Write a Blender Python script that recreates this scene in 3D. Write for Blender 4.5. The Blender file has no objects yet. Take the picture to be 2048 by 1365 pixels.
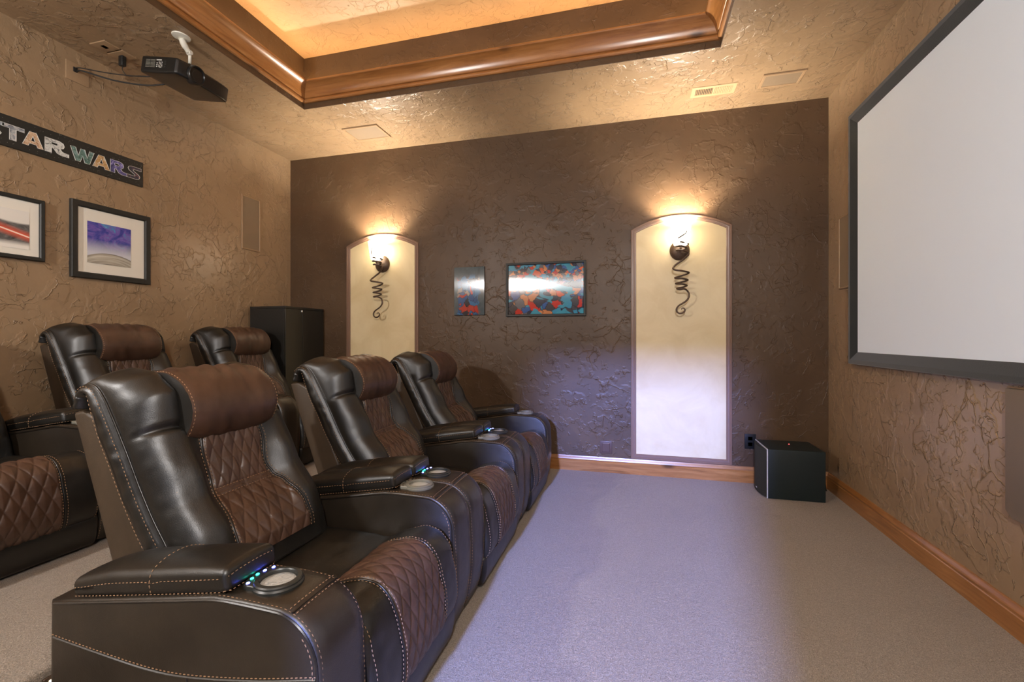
import bpy, bmesh, math, random
from mathutils import Vector, noise
random.seed(7)
S = bpy.context.scene
COL = S.collection
PI = math.pi

# ------------------------------------------------------------------ camera, light, exposure
F_PX = 925.0
YAW = math.atan2(248.0, F_PX)
cam_d = bpy.data.cameras.new('camera')
cam_d.sensor_width = 36.0
cam_d.lens = 36.0 * F_PX / 2048.0
cam_d.shift_y = -6.5 / 2048.0
cam_d.clip_start = 0.02
cam = bpy.data.objects.new('camera', cam_d)
cam.location = (0, 0, 1.21)
cam.rotation_euler = (PI / 2, 0, YAW)
COL.objects.link(cam)
S.camera = cam

S.view_settings.view_transform = 'Standard'
S.view_settings.look = 'None'
S.view_settings.exposure = 1.6
S.cycles.max_bounces = 6
S.cycles.diffuse_bounces = 4
S.cycles.glossy_bounces = 3
S.cycles.adaptive_threshold = 0.02
S.view_settings.gamma = 1.0
S.view_settings.use_curve_mapping = False

world = bpy.data.worlds.new('world')
S.world = world
world.use_nodes = True
world.node_tree.nodes['Background'].inputs[0].default_value = (0.55, 0.6, 0.8, 1)
world.node_tree.nodes['Background'].inputs[1].default_value = 0.35


def light(name, typ, loc, power, color, **kw):
    d = bpy.data.lights.new(name, typ)
    d.energy = power
    d.color = color
    for k, v in kw.items():
        if k not in ('rot', 'aim'):
            setattr(d, k, v)
    o = bpy.data.objects.new(name, d)
    o.location = loc
    if 'rot' in kw:
        o.rotation_euler = kw['rot']
    if 'aim' in kw:
        o.rotation_euler = (Vector(kw['aim']) - Vector(loc)).to_track_quat('-Z', 'Y').to_euler()
    COL.objects.link(o)
    return o


# room numbers (metres): camera stands at the origin, screen wall to the right
XL, XR, YN, YF, ZC = -3.636, 1.492, -0.95, 4.242, 3.14
TX0, TX1, TY0, TY1, ZT = -2.712, 0.545, -0.03, 3.325, 3.57
WARM = (1.0, 0.74, 0.46)
SOFT = (1.0, 0.89, 0.74)
NEAR = (1.0, 0.985, 0.97)
DAY = (0.25, 0.35, 1.0)
SCONCES_FAR = [(0.364, YF), (-2.510, YF)]
SCONCES_NEAR = [(0.2, YN), (-2.6, YN)]
# sconce bulbs of the near wall, behind the camera
for x, y in SCONCES_NEAR:
    light('sconce_bulb_light', 'POINT', (x, y + 0.12, 2.32), 70, NEAR, shadow_soft_size=0.08)
# rope light lying in the cove behind the tray moulding
for nm, loc, sx, rot in (('far', ((TX0 + TX1) / 2, TY1 - 0.028, 3.305), TX1 - TX0 - 0.1, (PI + 0.5001, 0, 0)),
                         ('near', ((TX0 + TX1) / 2, TY0 + 0.028, 3.305), TX1 - TX0 - 0.1, (PI - 0.5, 0, 0)),
                         ('left', (TX0 + 0.028, (TY0 + TY1) / 2, 3.305), TY1 - TY0 - 0.1, (PI + 0.5001, 0, PI / 2)),
                         ('right', (TX1 - 0.028, (TY0 + TY1) / 2, 3.305), TY1 - TY0 - 0.1, (PI - 0.5, 0, PI / 2))):
    light('cove_rope_light_' + nm, 'AREA', loc, 3.2, (1.0, 0.65, 0.30), shape='RECTANGLE', size=sx, size_y=0.018, rot=rot)
# daylight of the next room, coming through the doorway behind the camera
light('doorway_daylight', 'AREA', (-0.52, -4.0, 2.66), 580, DAY, shape='DISK', size=0.32, aim=(-0.1, 2.5, 0.4))


# ------------------------------------------------------------------ materials
class NT:
    def __init__(self, name):
        self.m = bpy.data.materials.new(name)
        self.m.use_nodes = True
        self.t = self.m.node_tree
        self.b = self.t.nodes['Principled BSDF']
        self.co = None

    def n(self, typ, ins=None, **props):
        nd = self.t.nodes.new(typ)
        for k, v in props.items():
            setattr(nd, k, v)
        for k, v in (ins or {}).items():
            s = nd.inputs[k]
            if isinstance(v, bpy.types.NodeSocket):
                self.t.links.new(v, s)
            else:
                s.default_value = v
        return nd

    def set(self, **kw):
        for k, v in kw.items():
            s = self.b.inputs[k.replace('_', ' ')]
            if isinstance(v, bpy.types.NodeSocket):
                self.t.links.new(v, s)
            else:
                s.default_value = (*v, 1) if isinstance(v, tuple) and len(v) == 3 and s.type == 'RGBA' else v

    def obj(self):
        if not self.co:
            self.co = self.n('ShaderNodeTexCoord').outputs['Object']
        return self.co

    def mapping(self, scale, rot=(0, 0, 0), src=None):
        return self.n('ShaderNodeMapping', {'Vector': src or self.obj(), 'Scale': scale, 'Rotation': rot}).outputs[0]

    def noise(self, scale, detail=2.0, rough=0.5, dist=0.0, vec=None, col=False):
        nd = self.n('ShaderNodeTexNoise', {'Vector': vec or self.obj(), 'Scale': scale, 'Detail': detail, 'Roughness': rough, 'Distortion': dist})
        return nd.outputs['Color' if col else 0]

    def math(self, op, a, b=0.0, c=0.0, clamp=False):
        nd = self.n('ShaderNodeMath', {0: a, 1: b, 2: c}, operation=op)
        nd.use_clamp = clamp
        return nd.outputs[0]

    def ramp(self, fac, stops, interp='LINEAR'):
        nd = self.n('ShaderNodeValToRGB', {'Fac': fac})
        cr = nd.color_ramp
        cr.interpolation = interp
        while len(cr.elements) < len(stops):
            cr.elements.new(0.5)
        for e, (p, c) in zip(cr.elements, stops):
            e.position = p
            e.color = (c, c, c, 1) if not isinstance(c, tuple) else (*c, 1)
        return nd.outputs[0]

    def mix(self, fac, a, b, blend='MIX'):
        nd = self.n('ShaderNodeMix', data_type='RGBA', blend_type=blend)
        for i, v in ((0, fac), (6, a), (7, b)):
            if isinstance(v, bpy.types.NodeSocket):
                self.t.links.new(v, nd.inputs[i])
            else:
                nd.inputs[i].default_value = (*v, 1) if isinstance(v, tuple) else v
        return nd.outputs[2]

    def bump(self, h, strength=0.5, dist=0.01, prev=None):
        ins = {'Height': h, 'Strength': strength, 'Distance': dist}
        if prev:
            ins['Normal'] = prev
        return self.n('ShaderNodeBump', ins).outputs[0]


def simple(name, col, rough=0.5, metal=0.0, coat=0.0, spec=0.5, grain=None, **kw):
    t = NT(name)
    t.set(Base_Color=col, Roughness=rough, Metallic=metal, Coat_Weight=coat, **kw)
    t.b.inputs['Specular IOR Level'].default_value = spec
    if grain:
        t.set(Normal=t.bump(t.noise(grain[0], 3), grain[1], grain[2]))
    return t.m


def plaster(name, col, var, rough, amount=1.0, lo=0.50, spec=0.7):
    """hand-trowelled plaster: thin raised trowel lines, torn flats and a slow waviness"""
    t = NT(name)
    w = t.n('ShaderNodeMix', data_type='VECTOR')
    w.inputs[0].default_value = 0.10
    t.t.links.new(t.obj(), w.inputs[4])
    t.t.links.new(t.noise(2.6, 1, col=True), w.inputs[5])
    fine_ = t.n('ShaderNodeVectorMath', {0: t.noise(19.0, 3, 0.65, col=True), 1: (0.5, 0.5, 0.5)}, operation='SUBTRACT').outputs[0]
    fine_ = t.n('ShaderNodeVectorMath', {0: fine_, 'Scale': 0.036}, operation='SCALE').outputs[0]
    wv = t.n('ShaderNodeVectorMath', {0: w.outputs[1], 1: fine_}, operation='ADD').outputs[0]

    def shard(scale, seed, width, lo, hi):
        """edges of trowel strokes: straight-sided flakes of slightly different height, worn away in patches"""
        mv = t.n('ShaderNodeMapping', {'Vector': wv, 'Location': (seed, seed * 1.7, seed * 0.6), 'Rotation': (seed, seed * 0.3, seed * 2)}).outputs[0]
        ed = t.n('ShaderNodeTexVoronoi', {'Vector': mv, 'Scale': scale, 'Randomness': 1.0}, feature='DISTANCE_TO_EDGE').outputs[0]
        mk = t.ramp(t.noise(scale * 0.8, 2, 0.6, vec=t.n('ShaderNodeMapping', {'Vector': wv, 'Location': (seed + 5, 3, seed)}).outputs[0]), [(lo, 0.0), (hi, 1.0)])
        ln = t.math('SUBTRACT', 1.0, t.math('DIVIDE', ed, width), clamp=True)
        return t.math('MULTIPLY', t.math('ADD', t.math('MULTIPLY', ln, 0.60), 0.45), mk)

    def line(scale, dist, width, seed):
        mv = t.n('ShaderNodeMapping', {'Vector': wv, 'Location': (seed, seed * 1.7, seed * 0.6)}).outputs[0]
        a = t.noise(scale, 1.5, 0.5, dist, vec=mv)
        d = t.math('ABSOLUTE', t.math('SUBTRACT', a, 0.5))
        ln = t.math('SUBTRACT', 1.0, t.math('DIVIDE', d, width), clamp=True)
        mk = t.ramp(t.noise(scale * 1.1, 1, vec=t.n('ShaderNodeMapping', {'Vector': wv, 'Location': (seed + 5, 3, seed)}).outputs[0]), [(0.54, 0.0), (0.63, 1.0)])
        return t.math('MULTIPLY', ln, mk)
    h = t.math('MULTIPLY', shard(6.5, 0.0, 0.022, lo, lo + 0.05), 0.95)
    h = t.math('ADD', h, t.math('MULTIPLY', shard(14.0, 4.0, 0.034, lo + 0.01, lo + 0.06), 0.65))
    h = t.math('ADD', h, t.math('MULTIPLY', line(9.0, 1.0, 0.009, 11.0), 0.9))
    h = t.math('ADD', h, t.math('MULTIPLY', t.noise(2.2, 2), 1.6))
    h = t.math('ADD', h, t.math('MULTIPLY', t.noise(70, 2), 0.08))
    n = t.bump(h, 1.0, 0.0055 * amount)
    c = t.mix(t.ramp(t.noise(1.7, 5, 0.62, 0.6), [(0.35, 0.0), (0.65, 1.0)]), col, var)
    t.set(Base_Color=c, Roughness=t.math('ADD', rough, t.math('MULTIPLY', t.noise(4, 4), 0.14)), Normal=n)
    t.b.inputs['Specular IOR Level'].default_value = spec
    return t.m


def wood(name, axis):
    t = NT(name)
    sc = [14.0, 14.0, 14.0]
    sc['XYZ'.index(axis)] = 1.1
    v = t.mapping(tuple(sc))
    g = t.noise(2.2, 6, 0.62, 1.2, vec=v)
    c = t.ramp(g, [(0.25, (0.19, 0.072, 0.018)), (0.5, (0.35, 0.148, 0.042)), (0.75, (0.48, 0.230, 0.078))])
    blot = t.noise(1.9, 3)
    c = t.mix(t.ramp(blot, [(0.45, 0.0), (0.7, 0.5)]), c, (0.30, 0.12, 0.035))
    sk = [7.0, 7.0, 7.0]
    sk['XYZ'.index(axis)] = 2.4
    kn = t.n('ShaderNodeTexVoronoi', {'Vector': t.mapping(tuple(sk)), 'Scale': 0.9, 'Randomness': 1.0}).outputs['Distance']
    c = t.mix(t.ramp(kn, [(0.06, 0.85), (0.16, 0.0)]), c, (0.055, 0.025, 0.010))
    t.set(Base_Color=c, Roughness=0.28, Coat_Weight=0.35, Coat_Roughness=0.2)
    t.set(Normal=t.bump(g, 0.15, 0.002))
    return t.m


M = {}
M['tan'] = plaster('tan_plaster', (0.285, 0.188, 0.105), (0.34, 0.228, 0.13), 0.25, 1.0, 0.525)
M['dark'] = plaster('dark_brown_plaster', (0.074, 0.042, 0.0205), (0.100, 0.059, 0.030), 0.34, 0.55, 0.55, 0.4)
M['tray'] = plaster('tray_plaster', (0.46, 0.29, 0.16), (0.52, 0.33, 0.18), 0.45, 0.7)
M['cream'] = NT('cream_panel_paint')
_t = M['cream']
_t.set(Base_Color=_t.mix(_t.ramp(_t.noise(3.0, 5, 0.6, 0.8), [(0.35, 0.0), (0.65, 1.0)]), (0.66, 0.53, 0.30), (0.74, 0.62, 0.38)),
       Roughness=0.42, Normal=_t.bump(_t.noise(25, 4), 0.12, 0.003))
M['cream'] = _t.m
M['woodx'] = wood('knotty_wood_along_x', 'X')
M['woody'] = wood('knotty_wood_along_y', 'Y')
M['casing'] = simple('casing_paint', (0.20, 0.115, 0.075), 0.33, spec=0.6, grain=(30, 0.1, 0.002))

_t = NT('carpet')
fine = _t.noise(230, 3, 0.75)
mid = _t.noise(75, 4, 0.7, 0.8)
big = _t.noise(2.2, 3, 0.5, 0.5)
cc = _t.mix(_t.ramp(fine, [(0.36, 0.0), (0.60, 1.0)]), (0.30, 0.245, 0.185), (0.70, 0.58, 0.47))
cc = _t.mix(_t.math('MULTIPLY', _t.ramp(mid, [(0.40, 1.0), (0.58, 0.0)]), 0.42), cc, (0.34, 0.27, 0.19))
cc = _t.mix(_t.math('MULTIPLY', _t.ramp(big, [(0.4, 1.0), (0.6, 0.0)]), 0.12), cc, (0.40, 0.31, 0.23))
_t.set(Base_Color=cc, Roughness=0.95, Sheen_Weight=0.25, Sheen_Roughness=0.5)
_t.b.inputs['Specular IOR Level'].default_value = 0.1
_t.set(Normal=_t.bump(mid, 0.9, 0.014, _t.bump(fine, 1.0, 0.012)))
M['carpet'] = _t.m


def leather(name, c1, c2, rough, spec=0.5):
    t = NT(name)
    grain = t.noise(380, 2, 0.6)
    wr = t.noise(24, 2, 0.5, 0.5)
    n = t.bump(grain, 0.25, 0.0015, t.bump(wr, 0.10, 0.006))
    t.set(Base_Color=t.mix(t.ramp(t.noise(7, 4, 0.6, 0.4), [(0.35, 0.0), (0.68, 1.0)]), c1, c2),
          Roughness=t.math('ADD', rough, t.math('MULTIPLY', t.noise(30, 3), 0.12)), Normal=n)
    t.b.inputs['Specular IOR Level'].default_value = spec
    return t.m


M['leather'] = leather('dark_leather', (0.0055, 0.0047, 0.0034), (0.0105, 0.0088, 0.0062), 0.33, 0.68)
M['brown'] = leather('brown_leather', (0.050, 0.024, 0.014), (0.085, 0.043, 0.026), 0.35, 0.6)
M['vinyl'] = leather('smooth_dark_brown_leather', (0.015, 0.0105, 0.0064), (0.023, 0.0165, 0.0100), 0.32, 0.7)
M['shell'] = leather('matte_brown_back_cover', (0.040, 0.026, 0.015), (0.054, 0.035, 0.020), 0.42, 0.45)
M['thread'] = simple('tan_thread', (0.33, 0.195, 0.105), 0.6)
M['piping'] = simple('dark_piping', (0.010, 0.008, 0.006), 0.3, spec=0.6)
M['black'] = simple('black_plastic', (0.008, 0.009, 0.009), 0.32)
M['blackmatte'] = simple('black_velvet', (0.012, 0.016, 0.016), 0.85, grain=(300, 0.3, 0.002), Sheen_Weight=0.6, Sheen_Roughness=0.4)
M['frame'] = simple('black_wood_frame', (0.016, 0.017, 0.015), 0.5, grain=(200, 0.2, 0.002))
M['cabinet'] = simple('black_laminate', (0.013, 0.012, 0.010), 0.42, grain=(350, 0.1, 0.001))
M['cabinet_door'] = simple('black_laminate_door', (0.018, 0.016, 0.012), 0.30, grain=(350, 0.06, 0.001))
M['chrome'] = simple('chrome', (0.7, 0.7, 0.68), 0.22, 1.0)
M['brushed'] = NT('brushed_steel_cup')
_t = M['brushed']
_t.set(Base_Color=(0.62, 0.63, 0.60), Metallic=0.45, Roughness=0.3,
       Normal=_t.bump(_t.noise(120, 3), 0.8, 0.006))
M['brushed'] = _t.m
M['ring'] = simple('dark_grey_ring', (0.020, 0.022, 0.020), 0.38, spec=0.6)
M['ringlight'] = simple('pale_grey_ring_reflection', (0.17, 0.165, 0.135), 0.35)  # on the cup ring, reflected light is put into this paler grey
M['bronze'] = NT('aged_bronze')
_t = M['bronze']
_t.set(Base_Color=_t.mix(_t.noise(40, 3), (0.060, 0.035, 0.022), (0.13, 0.085, 0.058)), Metallic=0.35, Roughness=0.42)
M['bronze'] = _t.m
M['white_metal'] = simple('white_painted_metal', (0.72, 0.70, 0.60), 0.35)
M['screen'] = simple('matte_screen', (0.80, 0.90, 0.99), 0.9, spec=0.1, grain=(900, 0.05, 0.0005))
M['tanplate'] = simple('tan_painted_plate', (0.33, 0.215, 0.12), 0.4, spec=0.5)
M['tangrille'] = simple('tan_painted_grille', (0.22, 0.155, 0.095), 0.6, grain=(500, 0.5, 0.001))
M['purpleplate'] = simple('dark_brown_plate', (0.095, 0.055, 0.042), 0.3)
M['lowpanel'] = simple('grey_tan_panel', (0.20, 0.155, 0.115), 0.5, grain=(400, 0.4, 0.001))
M['slot'] = simple('slot_shadow_black', (0.01, 0.008, 0.006), 0.8)
M['ventpaint'] = simple('pale_tan_vent_paint', (0.50, 0.34, 0.19), 0.4)
M['sub'] = simple('black_vinyl_wrap', (0.006, 0.014, 0.015), 0.5, grain=(250, 0.25, 0.001))
M['subgrille'] = simple('dark_grille_cloth', (0.018, 0.020, 0.013), 0.8, grain=(700, 0.5, 0.001))
M['silver'] = simple('silver_trim', (0.72, 0.73, 0.78), 0.35, 0.3)
M['mat'] = simple('white_mat_board', (0.78, 0.75, 0.66), 0.8)
M['label'] = simple('pale_print', (0.55, 0.55, 0.5), 0.6)
M['cable'] = simple('black_cable', (0.012, 0.012, 0.011), 0.5)
M['glass'] = simple('dark_lens_glass', (0.01, 0.012, 0.016), 0.03, spec=0.9, coat=1.0)


def emit(name, col, strength):
    t = NT(name)
    t.set(Base_Color=(0.02, 0.02, 0.02), Emission_Color=col, Emission_Strength=strength)
    return t.m


M['led_blue'] = emit('blue_led', (0.10, 0.13, 1.0), 9)
M['led_green'] = emit('green_led', (0.02, 0.75, 0.55), 4)
M['led_red'] = emit('red_led', (1.0, 0.05, 0.05), 6)
M['step'] = emit('step_light_lens', (1.0, 0.85, 0.6), 9)
_t = NT('frosted_glass_shade')
_t.set(Base_Color=(0.9, 0.86, 0.78), Roughness=0.4, Emission_Color=(1.0, 0.86, 0.66), Emission_Strength=3.8)
M['shade'] = _t.m


# ------------------------------------------------------------------ mesh helpers
def tag(o, label=None, cat=None, group=None, kind=None):
    for k, v in (('label', label), ('category', cat), ('group', group), ('kind', kind)):
        if v:
            o[k] = v
    return o


def empty(name, loc, label, cat, group=None, rz=0.0):
    o = bpy.data.objects.new(name, None)
    o.empty_display_size = 0.1
    o.location = loc
    o.rotation_euler = (0, 0, rz)
    COL.objects.link(o)
    return tag(o, label, cat, group)


class MB:
    """collects shapes, then links them as one mesh object"""

    def __init__(self):
        self.v, self.f, self.mi = [], [], []

    def add(self, vs, fs, mi=0):
        o = len(self.v)
        self.v += [tuple(p) for p in vs]
        self.f += [tuple(i + o for i in f) for f in fs]
        self.mi += [mi] * len(fs)
        return self

    def rbox(self, c, size, r=0.003, n=(1, 1, 1), k=2, fn=None, rot=None, mi=0):
        hs = [s / 2 for s in size]
        r = min(r, min(hs) * 0.98)
        ax = []
        for h, m in zip(hs, n):
            a = [-h + r * (1 - math.tan(PI / 4 * (1 - i / k))) for i in range(k)]
            mid = [-h + r + (2 * h - 2 * r) * i / m for i in range(m + 1)]
            ax.append(a + mid + [-q for q in reversed(a)])
        nx, ny, nz = (len(a) for a in ax)
        idx, vs, fs = {}, [], []

        def vid(i, j, l):
            key = (i, j, l)
            if key not in idx:
                p = Vector((ax[0][i], ax[1][j], ax[2][l]))
                q = Vector([max(-(h - r), min(h - r, e)) for h, e in zip(hs, p)])
                d = p - q
                if d.length > 1e-9:
                    p = q + d.normalized() * r
                if fn:
                    p = Vector(fn(p.x, p.y, p.z))
                if rot:
                    p.rotate(rot)
                idx[key] = len(vs)
                vs.append(p + Vector(c))
            return idx[key]
        for i in range(nx - 1):
            for j in range(ny - 1):
                fs.append((vid(i, j, 0), vid(i, j + 1, 0), vid(i + 1, j + 1, 0), vid(i + 1, j, 0)))
                fs.append((vid(i, j, nz - 1), vid(i + 1, j, nz - 1), vid(i + 1, j + 1, nz - 1), vid(i, j + 1, nz - 1)))
        for i in range(nx - 1):
            for l in range(nz - 1):
                fs.append((vid(i, 0, l), vid(i + 1, 0, l), vid(i + 1, 0, l + 1), vid(i, 0, l + 1)))
                fs.append((vid(i, ny - 1, l), vid(i, ny - 1, l + 1), vid(i + 1, ny - 1, l + 1), vid(i + 1, ny - 1, l)))
        for j in range(ny - 1):
            for l in range(nz - 1):
                fs.append((vid(0, j, l), vid(0, j, l + 1), vid(0, j + 1, l + 1), vid(0, j + 1, l)))
                fs.append((vid(nx - 1, j, l), vid(nx - 1, j + 1, l), vid(nx - 1, j + 1, l + 1), vid(nx - 1, j, l + 1)))
        return self.add(vs, fs, mi)

    def box(self, lo, hi, r=0.002, mi=0, k=1):
        return self.rbox([(a + b) / 2 for a, b in zip(lo, hi)], [b - a for a, b in zip(lo, hi)], r, k=k, mi=mi)

    def tube(self, pts, rad, n=8, mi=0, closed=False):
        pts = [Vector(p) for p in pts]
        m = len(pts)
        rads = rad if isinstance(rad, (list, tuple)) else [rad] * m
        vs, fs = [], []
        up = None
        for i, p in enumerate(pts):
            a = pts[(i - 1) % m] if closed or i else p
            b = pts[(i + 1) % m] if closed or i < m - 1 else p
            t = (b - a).normalized()
            if up is None:
                up = t.orthogonal().normalized()
            up = (up - t * up.dot(t))
            up = up.normalized() if up.length > 1e-6 else t.orthogonal().normalized()
            s = t.cross(up)
            for k in range(n):
                an = 2 * PI * k / n
                vs.append(p + (up * math.cos(an) + s * math.sin(an)) * rads[i])
        for i in range(m if closed else m - 1):
            for k in range(n):
                a, b = i * n + k, i * n + (k + 1) % n
                c, d = ((i + 1) % m) * n + (k + 1) % n, ((i + 1) % m) * n + k
                fs.append((a, b, c, d))
        if not closed:
            fs.append(tuple(range(n - 1, -1, -1)))
            fs.append(tuple((m - 1) * n + k for k in range(n)))
        return self.add(vs, fs, mi)

    def lathe(self, prof, c=(0, 0, 0), n=32, sx=1.0, sy=1.0, axis='Z', mi=0):
        vs, fs = [], []
        for r, h in prof:
            for k in range(n):
                a = 2 * PI * k / n
                x, y = r * math.cos(a) * sx, r * math.sin(a) * sy
                p = {'Z': (x, y, h), 'X': (h, x, y), 'Y': (x, h, y)}[axis]
                vs.append(Vector(p) + Vector(c))
        for i in range(len(prof) - 1):
            for k in range(n):
                fs.append((i * n + k, i * n + (k + 1) % n, (i + 1) * n + (k + 1) % n, (i + 1) * n + k))
        for i, rv in ((0, True), (len(prof) - 1, False)):
            if prof[i][0] > 1e-6:
                ring = [i * n + k for k in range(n)]
                fs.append(tuple(reversed(ring)) if rv else tuple(ring))
        return self.add(vs, fs, mi)

    def grid(self, fn, nu, nv, mi=0, wrap=False):
        vs = [fn(i / nu, j / nv) for j in range(nv + 1) for i in range(nu + 1)]
        fs = [(j * (nu + 1) + i, j * (nu + 1) + i + 1, (j + 1) * (nu + 1) + i + 1, (j + 1) * (nu + 1) + i)
              for j in range(nv) for i in range(nu)]
        return self.add(vs, fs, mi)

    def loft(self, loops, mi=0, caps=False):
        n = len(loops[0])
        vs = [p for l in loops for p in l]
        fs = [(j * n + i, j * n + (i + 1) % n, (j + 1) * n + (i + 1) % n, (j + 1) * n + i)
              for j in range(len(loops) - 1) for i in range(n)]
        if caps:
            fs.append(tuple(reversed(range(n))))
            fs.append(tuple((len(loops) - 1) * n + i for i in range(n)))
        return self.add(vs, fs, mi)

    def prism(self, poly, axis, a, b, mi=0):
        """polygon in the two other axes, extruded along axis from a to b"""
        def P(u, v, w):
            return {'X': (w, u, v), 'Y': (u, w, v), 'Z': (u, v, w)}[axis]
        n = len(poly)
        vs = [P(u, v, a) for u, v in poly] + [P(u, v, b) for u, v in poly]
        fs = [tuple(range(n)), tuple(range(2 * n - 1, n - 1, -1))]
        fs += [(i, i + n, (i + 1) % n + n, (i + 1) % n) for i in range(n)]
        return self.add(vs, fs, mi)

    def stitch(self, pts, length=0.0085, gap=0.0045, r=0.00115, mi=0):
        """small thread dashes along a polyline"""
        pts = [Vector(p) for p in pts]
        acc, nxt = 0.0, 0.0
        for a, b in zip(pts, pts[1:]):
            seg = (b - a).length
            if seg < 1e-9:
                continue
            t = (b - a) / seg
            while nxt < acc + seg:
                p = a + t * (nxt - acc)
                u = t.orthogonal().normalized()
                w = t.cross(u)
                h = t * (length / 2)
                m = t * (length * 0.28)
                vs = [p - h, p + h]
                for s in (-1, 1):
                    vs += [p + m * s + u * r, p + m * s + w * r, p + m * s - u * r, p + m * s - w * r]
                fs = []
                for k in range(4):
                    k2 = (k + 1) % 4
                    fs += [(0, 2 + k2, 2 + k), (2 + k, 2 + k2, 6 + k2, 6 + k), (1, 6 + k, 6 + k2)]
                self.add(vs, fs, mi)
                nxt += length + gap
            acc += seg
        return self

    def join(self, other, mi):
        return self.add(other.v, other.f, mi)

    def build(self, name, mats, parent=None, smooth=True, fix=True, bevel=0.0, angle=None):
        me = bpy.data.meshes.new(name)
        me.from_pydata(self.v, [], self.f)
        for m in (mats if isinstance(mats, (list, tuple)) else [mats]):
            me.materials.append(m)
        me.polygons.foreach_set('material_index', self.mi)
        if fix or bevel:
            bm = bmesh.new()
            bm.from_mesh(me)
            if fix:
                bmesh.ops.recalc_face_normals(bm, faces=bm.faces)
            if bevel:
                es = [e for e in bm.edges if len(e.link_faces) == 2 and e.calc_face_angle(0) > 0.9]
                bmesh.ops.bevel(bm, geom=es, offset=bevel, segments=3, profile=0.5, affect='EDGES', clamp_overlap=True)
            bm.to_mesh(me)
            bm.free()
        if smooth:
            me.polygons.foreach_set('use_smooth', [True] * len(me.polygons))
            if angle is not None:
                try:
                    me.set_sharp_from_angle(angle=angle)
                except Exception:
                    pass
        me.update()
        o = bpy.data.objects.new(name, me)
        COL.objects.link(o)
        if parent:
            o.parent = parent
        return o


def copy_tree(o, parent=None):
    c = o.copy()
    COL.objects.link(c)
    c.parent = parent
    for ch in o.children:
        copy_tree(ch, c)
    return c


def catmull(pts, n):
    pts = [Vector(p) for p in pts]
    P = [pts[0] * 2 - pts[1]] + pts + [pts[-1] * 2 - pts[-2]]
    out, m = [], len(pts) - 1
    for i in range(n + 1):
        t = i / n * m
        k = min(int(t), m - 1)
        u = t - k
        a, b, c, d = P[k:k + 4]
        out.append(0.5 * ((2 * b) + (c - a) * u + (2 * a - 5 * b + 4 * c - d) * u * u + (3 * b - a - 3 * c + d) * u ** 3))
    return out


def sstep(a, b, x):
    t = max(0.0, min(1.0, (x - a) / (b - a)))
    return t * t * (3 - 2 * t)


# ------------------------------------------------------------------ room shell
TH = 0.12


def struct(name, mb, m, parent=None, **kw):
    o = mb.build(name, m, parent, **kw)
    if parent is None:
        o['kind'] = 'structure'
    return o


flat = dict(smooth=False)
struct('floor', MB().box((XL - TH, YN - TH, -0.1), (XR + TH, YF + TH, 0.0), 0.0005), M['carpet'], **flat)
RX, RZ = -1.74, 0.20
struct('floor_riser', MB().rbox(((XL + RX) / 2, (YN + YF) / 2, RZ / 2), (RX - XL, YF - YN, RZ), 0.018, k=3), M['carpet'], angle=0.6)
struct('wall_far', MB().box((XL - TH, YF, -0.1), (XR + TH, YF + TH, 3.75), 0.0005), M['dark'], **flat)
struct('wall_left', MB().box((XL - TH, YN - TH, -0.1), (XL, YF, 3.75), 0.0005), M['tan'], **flat)
struct('wall_right', MB().box((XR, YN - TH, -0.1), (XR + TH, YF, 3.75), 0.0005), M['tan'], **flat)
DX0, DX1, DZ = -0.65, -0.01, 2.03
nw = MB()
nw.box((XL, YN - TH, -0.1), (DX0, YN, 3.75), 0.0005)
nw.box((DX1, YN - TH, -0.1), (XR, YN, 3.75), 0.0005)
nw.box((DX0, YN - TH, DZ), (DX1, YN, 3.75), 0.0005)
struct('wall_near', nw, M['dark'], **flat)
ce = MB()
ce.box((XL, YN, ZC), (TX0, YF, 3.72), 0.0005)
ce.box((TX1, YN, ZC), (XR, YF, 3.72), 0.0005)
ce.box((TX0, TY1, ZC), (TX1, YF, 3.72), 0.0005)
ce.box((TX0, YN, ZC), (TX1, TY0, 3.72), 0.0005)
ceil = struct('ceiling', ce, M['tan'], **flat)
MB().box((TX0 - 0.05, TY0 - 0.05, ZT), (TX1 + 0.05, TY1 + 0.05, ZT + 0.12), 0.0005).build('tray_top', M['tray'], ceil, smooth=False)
# dark plaster faces of the tray, a skin on each inner side
sk = MB()
e = 0.004
sk.box((TX0, TY1 - e, ZC + 0.001), (TX1, TY1, ZT), 0.0005)
sk.box((TX0, TY0, ZC + 0.001), (TX1, TY0 + e, ZT), 0.0005)
sk.box((TX0, TY0 + e, ZC + 0.001), (TX0 + e, TY1 - e, ZT), 0.0005)
sk.box((TX1 - e, TY0 + e, ZC + 0.001), (TX1, TY1 - e, ZT), 0.0005)
sk.build('tray_side', M['dark'], ceil, smooth=False)
# crown moulding round the tray: d = distance into the opening, h = height over the ceiling
CP = [(0.0, 0.046), (0.014, 0.046), (0.020, 0.052), (0.022, 0.062), (0.018, 0.074), (0.012, 0.078), (0.024, 0.081), (0.029, 0.088),
      (0.034, 0.104), (0.044, 0.124), (0.060, 0.143), (0.078, 0.156), (0.092, 0.162), (0.104, 0.166), (0.108, 0.172), (0.106, 0.182),
      (0.098, 0.184), (0.080, 0.174), (0.052, 0.152), (0.030, 0.120), (0.0, 0.115)]


def crown(p0, p1, inward, m, name, parent):
    p0, p1 = Vector(p0), Vector(p1)
    t = (p1 - p0).normalized()
    L = [[p + Vector(inward) * d + t * (s * d) + Vector((0, 0, ZC + h)) for d, h in CP] for p, s in ((p0, 1), (p1, -1))]
    mb = MB().loft([L[0], L[1]], caps=True)
    o = mb.build(name, m, parent, smooth=True, angle=0.5)
    return o


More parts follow.
